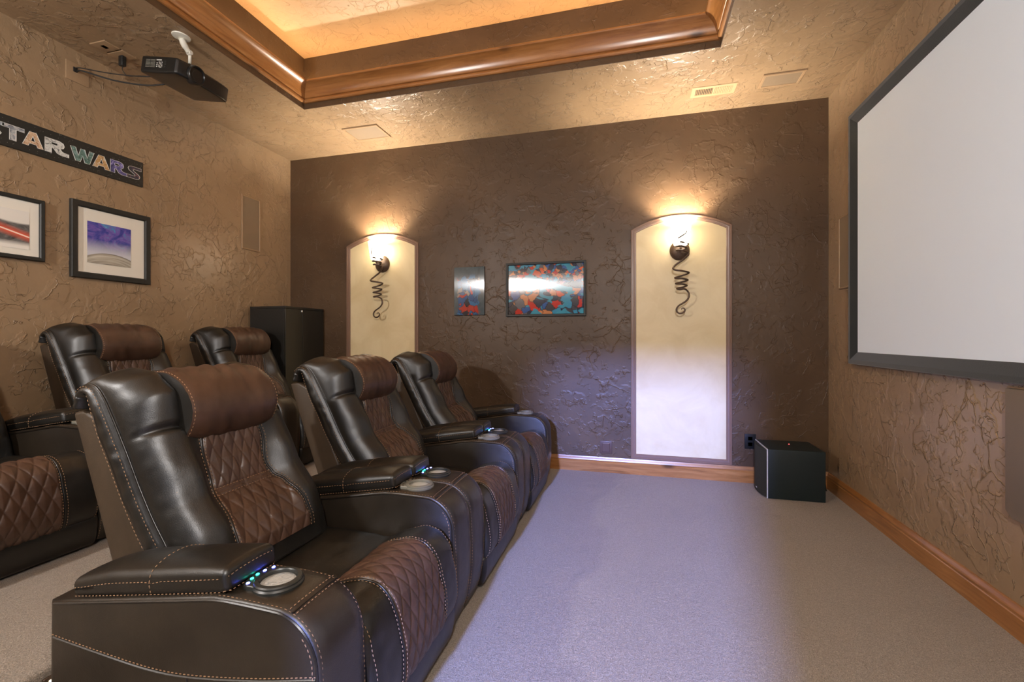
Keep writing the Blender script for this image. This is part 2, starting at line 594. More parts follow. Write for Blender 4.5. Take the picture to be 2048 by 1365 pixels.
g = 0.004
cr = empty('trim_1', ((TX0 + TX1) / 2, TY1, ZC), None, None)
cr['kind'] = 'structure'
for a, b, inw, m in (((TX0 + g, TY1 - g), (TX1 - g, TY1 - g), (0, -1, 0), 'woodx'), ((TX0 + g, TY0 + g), (TX1 - g, TY0 + g), (0, 1, 0), 'woodx'),
                     ((TX0 + g, TY0 + g), (TX0 + g, TY1 - g), (1, 0, 0), 'woody'), ((TX1 - g, TY0 + g), (TX1 - g, TY1 - g), (-1, 0, 0), 'woody')):
    o = crown((*a, 0), (*b, 0), inw, M[m], 'crown_moulding', cr)
    o.location = -cr.location

# baseboards: profile (distance from wall, height)
BP = [(0.0, 0.0), (0.017, 0.0), (0.017, 0.088), (0.014, 0.092), (0.014, 0.098), (0.016, 0.104), (0.014, 0.114), (0.008, 0.124), (0.006, 0.134), (0.0, 0.134)]


def baseboard(name, p0, p1, inw, m, z=0.0):
    p0, p1, inw = Vector((*p0, z)), Vector((*p1, z)), Vector((*inw, 0))
    L = [[p + inw * d + Vector((0, 0, h)) for d, h in BP] for p in (p0, p1)]
    struct(name, MB().loft(L, caps=True), m, angle=0.5)


baseboard('baseboard_far', (RX + 0.001, YF), (XR, YF), (0, -1), M['woodx'])
baseboard('baseboard_right', (XR, YN), (XR, YF - 0.017), (-1, 0), M['woody'])
baseboard('baseboard_left', (XL, YN), (XL, 3.66), (1, 0), M['woody'], RZ)


# arched cream panels with stepped casing
def niche(name, x0, x1, z0, zs, za):
    cx, hw, rise = (x0 + x1) / 2, (x1 - x0) / 2, za - zs
    R = (hw * hw + rise * rise) / (2 * rise)

    def outline(ins, n=24):
        # inset outline, bottom left -> up -> arch -> down right
        w = hw - ins
        r = R - ins
        zc = za - R
        pts = [(cx - w, z0 + ins)]
        a0 = math.asin(w / r)
        for i in range(n + 1):
            a = -a0 + 2 * a0 * i / n
            pts.append((cx + r * math.sin(a), zc + r * math.cos(a)))
        pts.append((cx + w, z0 + ins))
        return pts
    steps = [(0.0, 0.0), (0.0, 0.020), (0.004, 0.026), (0.012, 0.026), (0.014, 0.019), (0.022, 0.019), (0.024, 0.023), (0.031, 0.021), (0.033, 0.013), (0.041, 0.012), (0.046, 0.002), (0.046, 0.0)]
    loops = [[(x, YF - d * 0.55, z) for x, z in outline(i)] for i, d in steps]
    mb = MB()
    n = len(loops[0])
    for a, b in zip(loops, loops[1:]):
        mb.add(a + b, [(i, (i + 1) % n, (i + 1) % n + n, i + n) for i in range(n)])
    t = struct(name, mb, M['casing'], angle=0.35)
    pn = outline(0.045)
    mb = MB()
    mb.add([(x, YF - 0.0025, z) for x, z in pn], [tuple(range(len(pn)))])
    mb.build('cream_panel', M['cream'], t, smooth=False)


niche('trim_2', -0.043, 0.780, 0.137, 2.163, 2.275)
niche('trim_3', -2.931, -2.106, 0.137, 2.163, 2.275)


# ------------------------------------------------------------------ recliners (x forward, y across, z up; x = 0 at the arm fronts)
def pathn(pts, n):
    """smooth path in the x-z plane with forward/up normals and extra interpolated columns"""
    P = catmull([(p[0], p[1], 0) for p in pts], n)
    nrm = []
    for i in range(n + 1):
        t = (P[min(i + 1, n)] - P[max(i - 1, 0)]).normalized()
        nrm.append(Vector((t.y, -t.x, 0)))
    m = len(pts) - 1

    def col(k):
        out = []
        for i in range(n + 1):
            t = i / n * m
            a = min(int(t), m - 1)
            u = sstep(0, 1, t - a) * 0.5 + (t - a) * 0.5
            out.append(pts[a][k] * (1 - u) + pts[a + 1][k] * u)
        return out
    return P, nrm, [col(k) for k in range(2, len(pts[0]))]


BACK = [  # x, z, bolster bulge, centre bulge
    (-0.600, 0.380, 0.060, 0.050), (-0.650, 0.470, 0.100, 0.085), (-0.692, 0.550, 0.112, 0.072), (-0.757, 0.645, 0.104, 0.046),
    (-0.812, 0.740, 0.114, 0.064), (-0.856, 0.826, 0.108, 0.085), (-0.885, 0.880, 0.112, 0.082), (-0.930, 0.960, 0.142, 0.060),
    (-0.966, 1.018, 0.112, 0.050), (-1.000, 1.052, 0.060, 0.040), (-1.040, 1.058, 0.022, 0.022), (-1.075, 1.030, 0.010, 0.010), (-1.088, 0.985, 0.002, 0.002)]
NB = 150
BP_, BN_, (BB, BC) = pathn(BACK, NB)
HB = 0.305


def back_h(y, i):
    """bulge of the back cushion over its edge seam line"""
    a = abs(y) / HB
    t = min(1.0, (1.0 - a) / 0.36)
    rise = math.sqrt(max(0.0, 1 - (1 - t) ** 2))
    w = 1 - sstep(0.115, 0.20, abs(y))
    h = BB[i] * (1 - w) + BC[i] * w
    z = BP_[i].y
    if BP_[i].x > -1.0:
        wing = math.exp(-((z - 0.874 + 0.02 * (1 - a)) / 0.010) ** 2) * (0.55 if abs(y) > 0.1 else 0.2)
        h *= 1 - 0.30 * wing
        # soft dents where the cover is drawn towards the quilted strip
        h += 0.006 * math.exp(-((z - 0.70) / 0.05) ** 2) * math.sin(abs(y) * 38)
    wr = noise.noise(Vector((y * 26, z * 9 + BP_[i].x * 9, 3.1 if y > 0 else 7.7)))
    pk = noise.noise(Vector((y * 3, z * 60 + BP_[i].x * 40, 1.0)))
    edge = math.exp(-((1 - a) / 0.14) ** 2)
    return h * rise + 0.0050 * wr * rise + 0.0026 * pk * edge * (0.3 if a > 0.985 else 1)


def back_pt(y, i, lift=0.0):
    p = BP_[i] + BN_[i] * (back_h(y, i) + lift)
    return (p.x, y, p.y)


def edge_pt(sy, i, g=0.0, out=0.0):
    p = BP_[i] - BN_[i] * g
    return (p.x, sy * (HB + out), p.y)


def gus(i):
    t = i / NB
    return 0.085 - 0.045 * sstep(0.5, 0.85, t)


def quilt(u, v):
    a = abs((u + v) % 1.0 - 0.5)
    b = abs((u - v) % 1.0 - 0.5)
    d = min(0.5 - a, 0.5 - b)
    return (max(d, 0.0) * 2) ** 0.36


def build_recliner(name, label, group):
    R = empty(name, (0, 0, 0), label, 'recliner', group)
    L, V, B, T = M['leather'], M['vinyl'], M['brown'], M['thread']
    # --- hidden base and lower front panel
    MB().rbox((-0.45, 0, 0.2), (0.80, 0.60, 0.34), 0.01).build('base', M['black'], R)
    fp = MB().rbox((-0.052, 0, 0.088), (0.075, 0.612, 0.150), 0.02, n=(2, 8, 6), k=3,
                   fn=lambda x, y, z: (x + 0.22 * (z) * 0.6 + 0.014 * (1 - (z / 0.08) ** 2), y, z)).build('footrest_panel', L, R)
    # --- seat with the rounded footrest front
    SEAT = [(-0.72, 0.400), (-0.56, 0.418), (-0.40, 0.415), (-0.30, 0.408), (-0.265, 0.412), (-0.225, 0.433), (-0.165, 0.456), (-0.105, 0.466), (-0.055, 0.452),
            (-0.018, 0.412), (0.004, 0.345), (0.018, 0.27), (0.020, 0.205), (0.004, 0.155), (-0.035, 0.135)]
    NS = 110
    SP, SN, _ = pathn(SEAT, NS)
    SN = [-v for v in SN]
    HS = 0.306

    def seat_h(y, i):
        a = abs(y) / HS
        t = min(1.0, (1 - a) / 0.16)
        r = 0.030 * (math.sqrt(max(0, 1 - (1 - t) ** 2)) - 1)
        z, x = SP[i].y, SP[i].x
        back = 1 - sstep(-0.30, -0.22, x)
        sag = -0.018 * back * (1 - a * a)
        return r + sag + 0.003 * noise.noise(Vector((y * 14, x * 22, z * 22)))

    def seat_pt(y, i, lift=0.0):
        p = SP[i] + SN[i] * (seat_h(y, i) + lift)
        return (p.x, y, p.y)
    mb = MB()
    NY = 40
    ys = [HS * math.sin(PI / 2 * (2 * k / NY - 1)) for k in range(NY + 1)]
    loops = []
    for i in range(NS + 1):
        lp = []
        q = SP[i] - SN[i] * 0.085
        q2 = SP[i] - SN[i] * 0.055
        lp.append((q.x, -HS * 0.96, q.y))
        lp.append((q2.x, -HS * 1.0, q2.y))
        lp += [seat_pt(y, i) for y in ys]
        lp.append((q2.x, HS, q2.y))
        lp.append((q.x, HS * 0.96, q.y))
        loops.append(lp)
    n = len(loops[0])
    mb.add([p for l in loops for p in l], [(j * n + i, j * n + i + 1, (j + 1) * n + i + 1, (j + 1) * n + i) for j in range(NS) for i in range(n - 1)])
    seat_mb = mb
    # quilted strip over the footrest
    i0 = min(range(NS + 1), key=lambda i: (SP[i].x + 0.255) ** 2 + (SP[i].y - 0.414) ** 2)
    i1 = NS - 6
    HQ = 0.150
    alen = [0.0]
    for a, b in zip(SP, SP[1:]):
        alen.append(alen[-1] + (b - a).length)

    def interp_seat(y, f, lift):
        i = min(int(f), NS - 1)
        u = f - i
        a, b = Vector(seat_pt(y, i, lift)), Vector(seat_pt(y, i + 1, lift))
        return a * (1 - u) + b * u

    def sq(u, v):
        f = i0 + (i1 - i0) * v
        y = HQ * (2 * u - 1)
        i = min(int(f), NS - 1)
        s = alen[i] + (alen[i + 1] - alen[i]) * (f - i)
        e_ = min(u, 1 - u, 1.0) * 2 * HQ
        ed = sstep(0, 0.012, e_)
        bow = 0.10 * s
        q_ = 0.0085 * quilt(y / 0.054 + 0.5, s / 0.115 + bow) * ed
        return interp_seat(y, f, 0.0005 + q_ - 0.004 * (1 - ed))
    st, pp, sq_st = MB(), MB(), MB()
    ids = range(i0, i1 + 1)
    for s in (-1, 1):
        st.stitch([seat_pt(s * (HQ + 0.013), i, 0.0035) for i in ids])
        sq_st.stitch([seat_pt(s * (HQ - 0.007), i, 0.0060) for i in ids])
        pp.tube([seat_pt(s * (HQ + 0.003), i, 0.0015) for i in ids], 0.0042, 6)
        st.stitch([seat_pt(s * (HS - 0.020), i, 0.0008) for i in range(i0 + 14, i1 + 1)])
        pp.tube([seat_pt(s * (HS - 0.008), i, -0.006) for i in range(i0 + 14, i1 + 1)], 0.0042, 6)
    seat = seat_mb.join(pp, 1).join(st, 2).build('seat', [L, M['piping'], T], R, fix=False)
    MB().grid(sq, 110, 190).join(sq_st, 1).build('quilted_panel', [B, T], seat, fix=False)
    # --- backrest cushion
    NYB = 64
    ysb = [HB * math.sin(PI / 2 * math.copysign(abs(2 * k / NYB - 1) ** 0.9, 2 * k / NYB - 1)) for k in range(NYB + 1)]
    loops = []
    for i in range(NB + 1):
        gg = gus(i)
        lp = [back_pt(y, i) for y in ysb]
        sd = []
        for k in range(1, 8):
            t = k / 8
            pk = 0.0048 * noise.noise(Vector((BP_[i].y * 55 + BP_[i].x * 30, t * 2.0, 0.3)))
            puff = 0.024 * math.sin(PI * t) ** 0.7 + pk * math.sin(PI * t) - 0.004 * t
            sd.append((t * gg, puff))
        lp += [edge_pt(1, i, g_, o_) for g_, o_ in sd]
        lp.append(edge_pt(1, i, gg, -0.006))
        lp += [edge_pt(s_, i, gg + 0.004, -0.04) for s_ in (1, -1)]
        lp.append(edge_pt(-1, i, gg, -0.006))
        lp += [edge_pt(-1, i, g_, o_) for g_, o_ in reversed(sd)]
        loops.append(lp)
    back_mb = MB().loft(loops, caps=True)
    # quilted strip in the back, narrower at its waist
    b0 = min(range(NB + 1), key=lambda i: abs(BP_[i].y - 0.43) + (9 if BP_[i].x < -0.9 else 0))
    b1 = min(range(NB + 1), key=lambda i: abs(BP_[i].y - 0.862) + (9 if BP_[i].x < -0.99 else 0))
    bal = [0.0]
    for a, b in zip(BP_, BP_[1:]):
        bal.append(bal[-1] + (b - a).length)
    zs_ = [0.43, 0.52, 0.60, 0.645, 0.69, 0.78, 0.862]
    ws_ = [0.172, 0.166, 0.146, 0.132, 0.122, 0.132, 0.122]

    def hw(z):
        for k in range(6):
            if z <= zs_[k + 1]:
                return ws_[k] + (ws_[k + 1] - ws_[k]) * sstep(zs_[k], zs_[k + 1], z)
        return ws_[-1]

    def bq(u, v):
        f = b0 + (b1 - b0) * v
        i = min(int(f), NB - 1)
        t = f - i
        z = BP_[i].y * (1 - t) + BP_[i + 1].y * t
        w = hw(z)
        y = w * (2 * u - 1)
        s = bal[i] + (bal[i + 1] - bal[i]) * t
        ed = sstep(0, 0.014, min(u, 1 - u) * 2 * w)
        seam = 1 - math.exp(-((z - 0.645) / 0.006) ** 2) - 0.6 * math.exp(-((z - 0.633) / 0.004) ** 2) - 0.6 * math.exp(-((z - 0.657) / 0.004) ** 2)
        q_ = 0.0085 * quilt((2 * u - 1) * 0.145 / 0.050 + 0.5, s / 0.105) * ed * max(0.0, seam)
        q_ += 0.004 * math.exp(-((z - 0.645) / 0.008) ** 2)
        a, b = Vector(back_pt(y, i, 0.002 + q_ - 0.007 * (1 - ed))), Vector(back_pt(y, i + 1, 0.002 + q_ - 0.007 * (1 - ed)))
        return a * (1 - t) + b * t
    st, pp, bq_st = MB(), MB(), MB()
    ids = range(b0, b1 + 1)
    for s in (-1, 1):
        st.stitch([back_pt(s * (hw(BP_[i].y) + 0.011), i, 0.0012) for i in ids])
        bq_st.stitch([back_pt(s * (hw(BP_[i].y) - 0.008), i, 0.0065) for i in ids])
        pp.tube([back_pt(s * (hw(BP_[i].y) + 0.002), i, 0.0005) for i in ids], 0.0042, 6)
        e_ids = range(8, NB - 14)
        pp.tube([edge_pt(s, i, 0.001, 0.002) for i in range(4, NB - 4)], 0.0036, 6)
        st.stitch([edge_pt(s, i, 0.16 * gus(i), 0.0185) for i in e_ids])
        st.stitch([edge_pt(s, i, 0.87 * gus(i), 0.0130) for i in range(8, NB - 24)], 0.010, 0.004)
    for zz in (0.633, 0.657):
        k = min(ids, key=lambda i: abs(BP_[i].y - zz))
        w = hw(zz) - 0.006
        bq_st.stitch([back_pt(-w + 2 * w * j / 30, k, 0.0055) for j in range(31)])
    back = back_mb.join(pp, 1).join(st, 2).build('backrest', [L, M['piping'], T], R, fix=False)
    MB().grid(bq, 110, 170).join(bq_st, 1).build('quilted_panel', [B, T], back, fix=False)
    # --- headrest pillow
    HP = [(-1.010, 1.052), (-0.965, 1.088), (-0.905, 1.104), (-0.840, 1.096), (-0.782, 1.062), (-0.742, 1.010), (-0.727, 0.955), (-0.738, 0.905), (-0.762, 0.866),
          (-0.790, 0.852), (-0.815, 0.870), (-0.850, 0.930), (-0.900, 1.000)]
    hp = catmull([(x, z, 0) for x, z in HP + HP[:1]], 78)[:-1]
    cx_, cz_ = sum(p.x for p in hp) / len(hp), sum(p.y for p in hp) / len(hp)
    loops = []
    NYH = 40
    WH = 0.190
    for k in range(NYH + 1):
        y = WH * (2 * k / NYH - 1)
        a = abs(y) / WH
        sc = 1.0 - 0.10 * a ** 6 - 0.02 * a * a
        lp = []
        for j, p in enumerate(hp):
            wr = 0.0035 * noise.noise(Vector((y * 30 + p.x * 10, p.x * 6, p.y * 6))) + 0.0035 * math.sin(y * 95 + p.x * 40) * sstep(1.04, 1.10, p.y) * (1 - a ** 4)
            pk = 0.0022 * noise.noise(Vector((p.x * 60, p.y * 60, 2))) * a ** 6
            q_ = Vector((p.x - cx_, p.y - cz_)) * sc
            q_ += q_.normalized() * (wr + pk)
            lp.append((cx_ + q_.x, y, cz_ + q_.y))
        loops.append(lp)
    head_mb = MB().loft(loops, caps=True)
    head_mb.mi[-2:] = [2, 2]
    st = MB()
    for s in (-1, 1):
        c = []
        for j, p in enumerate(hp[2:56]):
            q_ = Vector((p.x - cx_, p.y - cz_))
            sc = 1.0 - 0.10 * 0.965 ** 6 - 0.02 * 0.93
            q_ = q_ * sc + q_.normalized() * 0.0022
            c.append((cx_ + q_.x, s * WH * 0.965, cz_ + q_.y))
        st.stitch(c)
    head_mb.join(st, 1).build('headrest', [B, T, L], R, angle=0.9, fix=False)
    # --- hard back shell behind the cushion
    MB().prism([(-1.115, 0.962), (-1.060, 0.972), (-0.985, 0.935), (-0.760, 0.44), (-0.760, 0.30), (-0.885, 0.30), (-0.925, 0.44)], 'Y', -0.302, 0.302).build('back_shell', M['shell'], R, bevel=0.012, angle=0.7)
    # --- arms
    for s in (-1, 1):
        yc = 0.4035 * s
        yo, yi = 0.494, 0.313

        def ztop(x):
            if x < -0.30:
                return 0.478 + 0.095 * (x + 0.885) / 0.585
            return 0.573 - 0.004 * ((x + 0.30) / 0.15)
        prof = [(-0.855, 0.025), (-0.885, 0.06), (-0.890, 0.25), (-0.886, ztop(-0.886))]
        prof += [(x, ztop(x)) for x in (-0.75, -0.6, -0.45, -0.32, -0.24, -0.17)]
        for k in range(1, 10):
            a = PI / 2 * (1 - k / 9)
            prof.append((-0.145 + 0.135 * math.cos(a), 0.435 + 0.134 * math.sin(a)))
        prof += [(-0.004, 0.32), (-0.006, 0.20), (-0.020, 0.09), (-0.040, 0.025)]
        mb = MB()
        pf = [Vector((x, z, 0)) for x, z in prof]
        # cross-section: doubled near the sides so that the rims round over
        sec = [(-1.0, -0.016), (-0.985, -0.006), (-0.94, 0.0), (-0.5, 0.0035), (0, 0.005), (0.5, 0.0035), (0.94, 0.0), (0.985, -0.006), (1.0, -0.016)]
        hwid = (yo - yi) / 2
        nP = len(pf)
        cxp, czp = -0.42, 0.27
        loops = []
        for t, d in sec:
            lp = []
            for k, p in enumerate(pf):
                tg = (pf[(k + 1) % nP] - pf[(k - 1) % nP]).normalized()
                nn = Vector((-tg.y, tg.x, 0))
                q_ = p + nn * d
                lp.append((q_.x, yc + t * hwid, max(q_.y, 0.012)))
            loops.append(lp)
        # swell of the side faces
        arm_mb = mb.loft(loops, caps=True)
        st, pp = MB(), MB()
        front = catmull([(x, z, 0) for x, z in [(-0.872, ztop(-0.872))] + prof[4:23]], 120)

        def off(c, d, yy):
            out = []
            for k, p in enumerate(c):
                tg = (c[min(k + 1, len(c) - 1)] - c[max(k - 1, 0)]).normalized()
                out.append((p.x - tg.y * d, yy, p.y + tg.x * d))
            return out
        for ys_ in (yo, yi):
            sg = 1 if ys_ == yo else -1
            pp.tube(off(front, -0.009, s * (ys_ - sg * 0.0005)), 0.0036, 6)
            st.stitch(off(front, -0.0005, s * (ys_ - sg * 0.0095)))
            st.stitch(off(front[70:], -0.0200, s * (ys_ + sg * 0.0012)))
        # cross seam where the top meets the arm front
        k = min(range(len(front)), key=lambda q: abs(front[q].x + 0.105) + (9 if front[q].y < 0.5 else 0))
        p = off(front[k - 2:k + 3], 0.0055, 0)[2]
        p2 = off(front[k:k + 5], 0.0055, 0)[2]
        for dx, mbx, in ((0.0, st), (0.018, st)):
            mbx.stitch([(p[0] + dx, s * (yi + 0.01) + (s * (yo - yi - 0.02)) * j / 20, p[2] - dx * 0.42 + 0.0008 - 0.0022 * abs(j / 10 - 1) ** 3) for j in range(21)])
        pp.tube([(p[0] + 0.009, s * (yi + 0.008) + (s * (yo - yi - 0.016)) * j / 20, p[2] - 0.0058 - 0.0022 * abs(j / 10 - 1) ** 3) for j in range(21)], 0.0032, 6)
        # swept seam low on the outer side
        sw = catmull([(-0.874, 0.381, 0), (-0.70, 0.366, 0), (-0.53, 0.355, 0), (-0.395, 0.360, 0), (-0.20, 0.388, 0), (-0.022, 0.424, 0)], 60)
        st.stitch([(p_.x, s * (yo + 0.0012), p_.y + 0.004) for p_ in sw])
        pp.tube([(p_.x, s * (yo - 0.0005), p_.y - 0.004) for p_ in sw], 0.0032, 6)
        pp.tube([(-0.40, s * yo, 0.355), (-0.40, s * yo, 0.03)], 0.0028, 6)
        arm = arm_mb.join(pp, 1).join(st, 2).build('arm', [V, M['piping'], T], R, angle=0.9, fix=False)
        # padded lid
        ang = math.atan2(0.095, 0.585)
        from mathutils import Matrix
        rot = Matrix.Rotation(-ang, 3, 'Y')
        pc = (-0.545, yc + s * 0.004, ztop(-0.545) + 0.036)

        def dome(x, y, z):
            u, v = x / 0.27, y / 0.085
            top = 1 if z > 0 else 0.0
            zz = z + top * 0.018 * (1 - u ** 4) * (1 - v * v) - top * 0.006 * abs(v) ** 3
            zz -= top * 0.004 * math.exp(-((x - 0.03) / 0.006) ** 2)
            zz -= top * 0.010 * sstep(-0.1, -0.27, x)
            return (x, y * (1 + 0.02 * (1 - u * u)), zz)
        pad_mb = MB().rbox(pc, (0.535, 0.168, 0.062), 0.017, n=(26, 10, 3), k=4, fn=dome, rot=rot)
        st = MB()

        def pd(x, y, z):
            v = Vector(dome(x, y, z))
            v.rotate(rot)
            return v + Vector(pc)
        rim = [(-0.25, -0.0815), (0.25, -0.0815), (0.2635, -0.07), (0.2635, 0.07), (0.25, 0.0815), (-0.25, 0.0815)]
        for zz in (0.012, -0.026):
            pts = []
            for a, b in zip(rim, rim[1:]):
                pts += [pd(a[0] + (b[0] - a[0]) * j / 16, (a[1] + (b[1] - a[1]) * j / 16) * 1.045, zz) + Vector((0.0045 if abs(a[0] - 0.2635) < 0.01 and abs(b[0] - a[0]) < 0.01 else 0, 0, 0)) for j in range(16)]
            st.stitch(pts)
        cs = [(-0.0865, -0.02), (-0.0875, 0.0), (-0.086, 0.014), (-0.078, 0.0295), (-0.05, 0.0335), (0.0, 0.0345), (0.05, 0.0335), (0.078, 0.0295), (0.086, 0.014), (0.0875, 0.0), (0.0865, -0.02)]
        for dx in (0.024,):
            st.stitch([pd(dx, y, z) + Vector((0, 0, 0.001)) for y, z in [tuple(v)[:2] for v in catmull([(a, b, 0) for a, b in cs], 60)]])
        pad_mb.join(st, 1).build('arm_pad', [L, T], arm, fix=False)
        # cup holder: stepped ring, steel cup, control tab with its row of little lights
        cc_ = (-0.205, yc, ztop(-0.205) + 0.004)
        mb = MB()
        mb.lathe([(0.061, -0.006), (0.062, 0.004), (0.0585, 0.008), (0.0585, 0.012), (0.0555, 0.015), (0.046, 0.016), (0.044, 0.013), (0.0435, 0.0035)], cc_, 48)
        mb.rbox((cc_[0] - 0.062, cc_[1], cc_[2] + 0.004), (0.036, 0.104, 0.018), 0.006, n=(1, 10, 1), k=3,
                fn=lambda x, y, z: (x + 0.030 * (1 - math.cos(y / 0.052 * 1.1)), y, z))
        cup = mb.build('cup_holder', M['ring'] if s < 0 else M['ringlight'], arm, angle=0.5)  # far arm's ring is coloured paler to stand in for its reflection
        MB().lathe([(0.0435, 0.0036), (0.042, 0.0060), (0.032, 0.0056), (0.0001, 0.0052)], cc_, 48).build('steel_cup', M['brushed'], arm)
        for k in range(5):
            yy = (k - 2) * 0.0215
            lx = cc_[0] - 0.066 + 0.030 * (1 - math.cos(yy / 0.052 * 1.1))
            mt = M['black'] if s > 0 else (M['led_blue'], M['led_green'], M['led_green'], M['led_blue'], M['led_blue'])[k]
            o = MB().lathe([(0.0052, 0.0), (0.0044, 0.002), (0.0001, 0.0026)], (lx, cc_[1] + yy, cc_[2] + 0.0128), 10, sx=0.8).build('control_light' if s < 0 else 'control_button', mt, arm)
    return R


FR, BR = 'front row recliners', 'back row recliners'
rec = build_recliner('recliner', 'dark leather recliner nearest the camera, at the near end of the front row', FR)
rec.location = (-0.69, 1.405, 0)
rec.scale = (1, 1, 1)
for lab, loc, grp in (
        ('dark leather recliner in the middle of the front row, between two other recliners', (-0.69, 2.40, 0), FR),
        ('dark leather recliner at the far end of the front row, beside the dark far wall', (-0.69, 3.395, 0), FR),
        ('back row dark leather recliner nearest the camera, only its seat front and arm seen', (-2.50, 1.335, RZ), BR),
        ('dark leather recliner in the middle of the back row, below the framed starry print', (-2.50, 2.332, RZ), BR),
        ('dark leather recliner at the far end of the back row, beside the black cabinet', (-2.49, 3.327, RZ), BR)):
    c = copy_tree(rec)
    c['label'] = lab
    c['group'] = grp
    c.location = loc
    if 'black cabinet' in lab:
        for ch in list(c.children):       # this end seat stands against the cabinet without a second arm
            if ch.name.startswith('arm') and sum(v.co.y for v in ch.data.vertices) > 0:
                for sub in list(ch.children):
                    bpy.data.objects.remove(sub)
                bpy.data.objects.remove(ch)


# ------------------------------------------------------------------ wall sconces
def build_sconce(label):
    R = empty('wall_sconce', (0, 0, 0), label, 'wall lamp', 'scroll wall sconces')
    # backplate: a domed oval on the wall (wall plane y = 0, room towards -y)
    prof = [(0.082, 0.0), (0.082, -0.006), (0.076, -0.016), (0.060, -0.030), (0.036, -0.040), (0.012, -0.044), (0.0001, -0.0445)]
    MB().lathe([(r, h) for r, h in prof], (0, 0, 1.965), 40, sy=1.06, axis='Y').build('backplate', M['bronze'], R, angle=0.8)
    yc = -0.112
    MB().tube([(0, -0.04, 1.965), (0, -0.075, 1.955), (0, yc, 1.958), (0, yc, 1.985)], 0.010, 10).build('stem', M['bronze'], R)
    cup = [(0.0001, 1.986), (0.040, 1.986), (0.056, 1.992), (0.064, 2.03), (0.073, 2.09), (0.084, 2.170), (0.080, 2.170), (0.069, 2.09), (0.060, 2.03), (0.050, 1.998), (0.0001, 1.994)]
    MB().lathe(cup, (0, yc, 0), 40).build('lamp_shade', M['shade'], R, angle=1.0)
    # wrought coil: pixel trace of the photograph turned into metres on the plane in front of the wall
    raw = [(9, 466, 'f'), (5.5, 474.5, 'f'), (-13, 482.5, 'e'), (0, 487, 'f'), (13.7, 489.5, 'e'), (0, 491, 'b'), (-9.5, 493, 'e'), (0, 495, 'f'), (11, 497, 'e'), (0, 499, 'b'), (-8.5, 501, 'e'),
           (2, 502.5, 'f'), (13, 506, 'e'), (13.5, 511, 'e'), (4, 519.5, 'b'), (-8, 528, 'b'), (-14.5, 536, 'e'), (-11, 541, 'f'), (2, 543.5, 'f'), (15, 546.5, 'e'), (3, 551, 'b'), (-11, 556, 'e'),
           (2, 558.5, 'f'), (13, 561, 'e'), (2, 564, 'b'), (-9.5, 567.5, 'e'), (2, 569.5, 'f'), (11.5, 572, 'e'), (2, 574.8, 'b'), (-7.5, 577.5, 'e'), (-2, 579.6, 'f'), (6, 579, 'f'), (12.5, 583, 'c'),
           (15.3, 589, 'c'), (14.6, 596, 'c'), (10, 602.5, 'c'), (3, 607.5, 'c'), (-4, 612, 'c'), (-8, 618, 'c'), (-7.2, 624, 'c'), (-2.5, 627.3, 'c'), (3, 626.6, 'c'), (7, 623.4, 'c'), (7.4, 619.4, 'c'),
           (4.6, 616.6, 'c'), (1.6, 617.8, 'c'), (1.6, 620.2, 'c')]
    K = 0.00421
    yy = {'f': -0.034, 'e': 0.0, 'b': 0.026, 'c': -0.004}
    pts = []
    for k, (dx, py, w) in enumerate(raw):
        near = 0.058 if py < 478 else (0.022 if py < 500 else 0.0)
        y = yc + yy[w] - (near + 0.042 if w != 'b' and py < 478 else near if w == 'f' else 0)
        pts.append((dx * K, y, 1.21 + (676 - py) * K))
    P = catmull(pts, 420)
    n = len(P)
    rads = []
    for i in range(n):
        t = i / (n - 1)
        rads.append(0.0030 + 0.0055 * sstep(0, 0.06, t) * (1 - 0.75 * sstep(0.90, 1.0, t)) - 0.0012 * sstep(0.3, 0.7, t))
    MB().tube(P, rads, 8).build('scroll', M['bronze'], R, fix=False)
    return R


sc1 = build_sconce('scroll wall sconce lighting the wide cream arch, the one nearer the projection screen')
sc1.location = (SCONCES_FAR[0][0], YF - 0.003, 0)
sc2 = copy_tree(sc1)
sc2['label'] = 'scroll wall sconce lighting the cream arch behind the recliners'
sc2.location = (SCONCES_FAR[1][0], YF - 0.003, 0)
for x, y in SCONCES_FAR:
    light('sconce_bulb_light', 'POINT', (x, y - 0.115, 2.105), 44, SOFT, shadow_soft_size=0.022)

# ------------------------------------------------------------------ projection screen
PS = empty('projection_screen', (XR, 2.23, 1.026), 'large white projection screen in a black velvet frame on the screen wall', 'screen')


def at(o, parent):
    o.parent = parent
    o.location = -parent.location
    return o


SY0, SY1, SZ0, SZ1 = 0.68, 3.781, 1.026, 2.778
FW, FD = 0.085, 0.042
# frame profile: (inset from outer edge, distance from wall), bevelled towards the picture
fpr = [(0.0, 0.001), (0.0, FD - 0.006), (0.006, FD), (0.030, FD), (FW, 0.018), (FW, 0.001)]


def frame_loops(y0, y1, z0, z1, prof, place):
    loops = []
    for i, d in prof:
        loops.append([place(a, b, d) for a, b in ((y0 + i, z0 + i), (y1 - i, z0 + i), (y1 - i, z1 - i), (y0 + i, z1 - i))])
    return loops


def wall_frame(place, y0, y1, z0, z1, prof, name, m, parent):
    lp = frame_loops(y0, y1, z0, z1, prof, place)
    mb = MB().loft(lp + [lp[0]])
    return at(mb.build(name, m, parent, smooth=False), parent)


onR = lambda a, b, d: (XR - d, a, b)
onL = lambda a, b, d: (XL + d, a, b)
onF = lambda a, b, d: (a, YF - d, b)
wall_frame(onR, SY0, SY1, SZ0, SZ1, fpr, 'frame', M['blackmatte'], PS)
at(MB().box((XR - 0.016, SY0 + FW - 0.004, SZ0 + FW - 0.004), (XR - 0.010, SY1 - FW + 0.004, SZ1 - FW + 0.004), 0.0008).build('screen_surface', M['screen'], PS, smooth=False), PS)

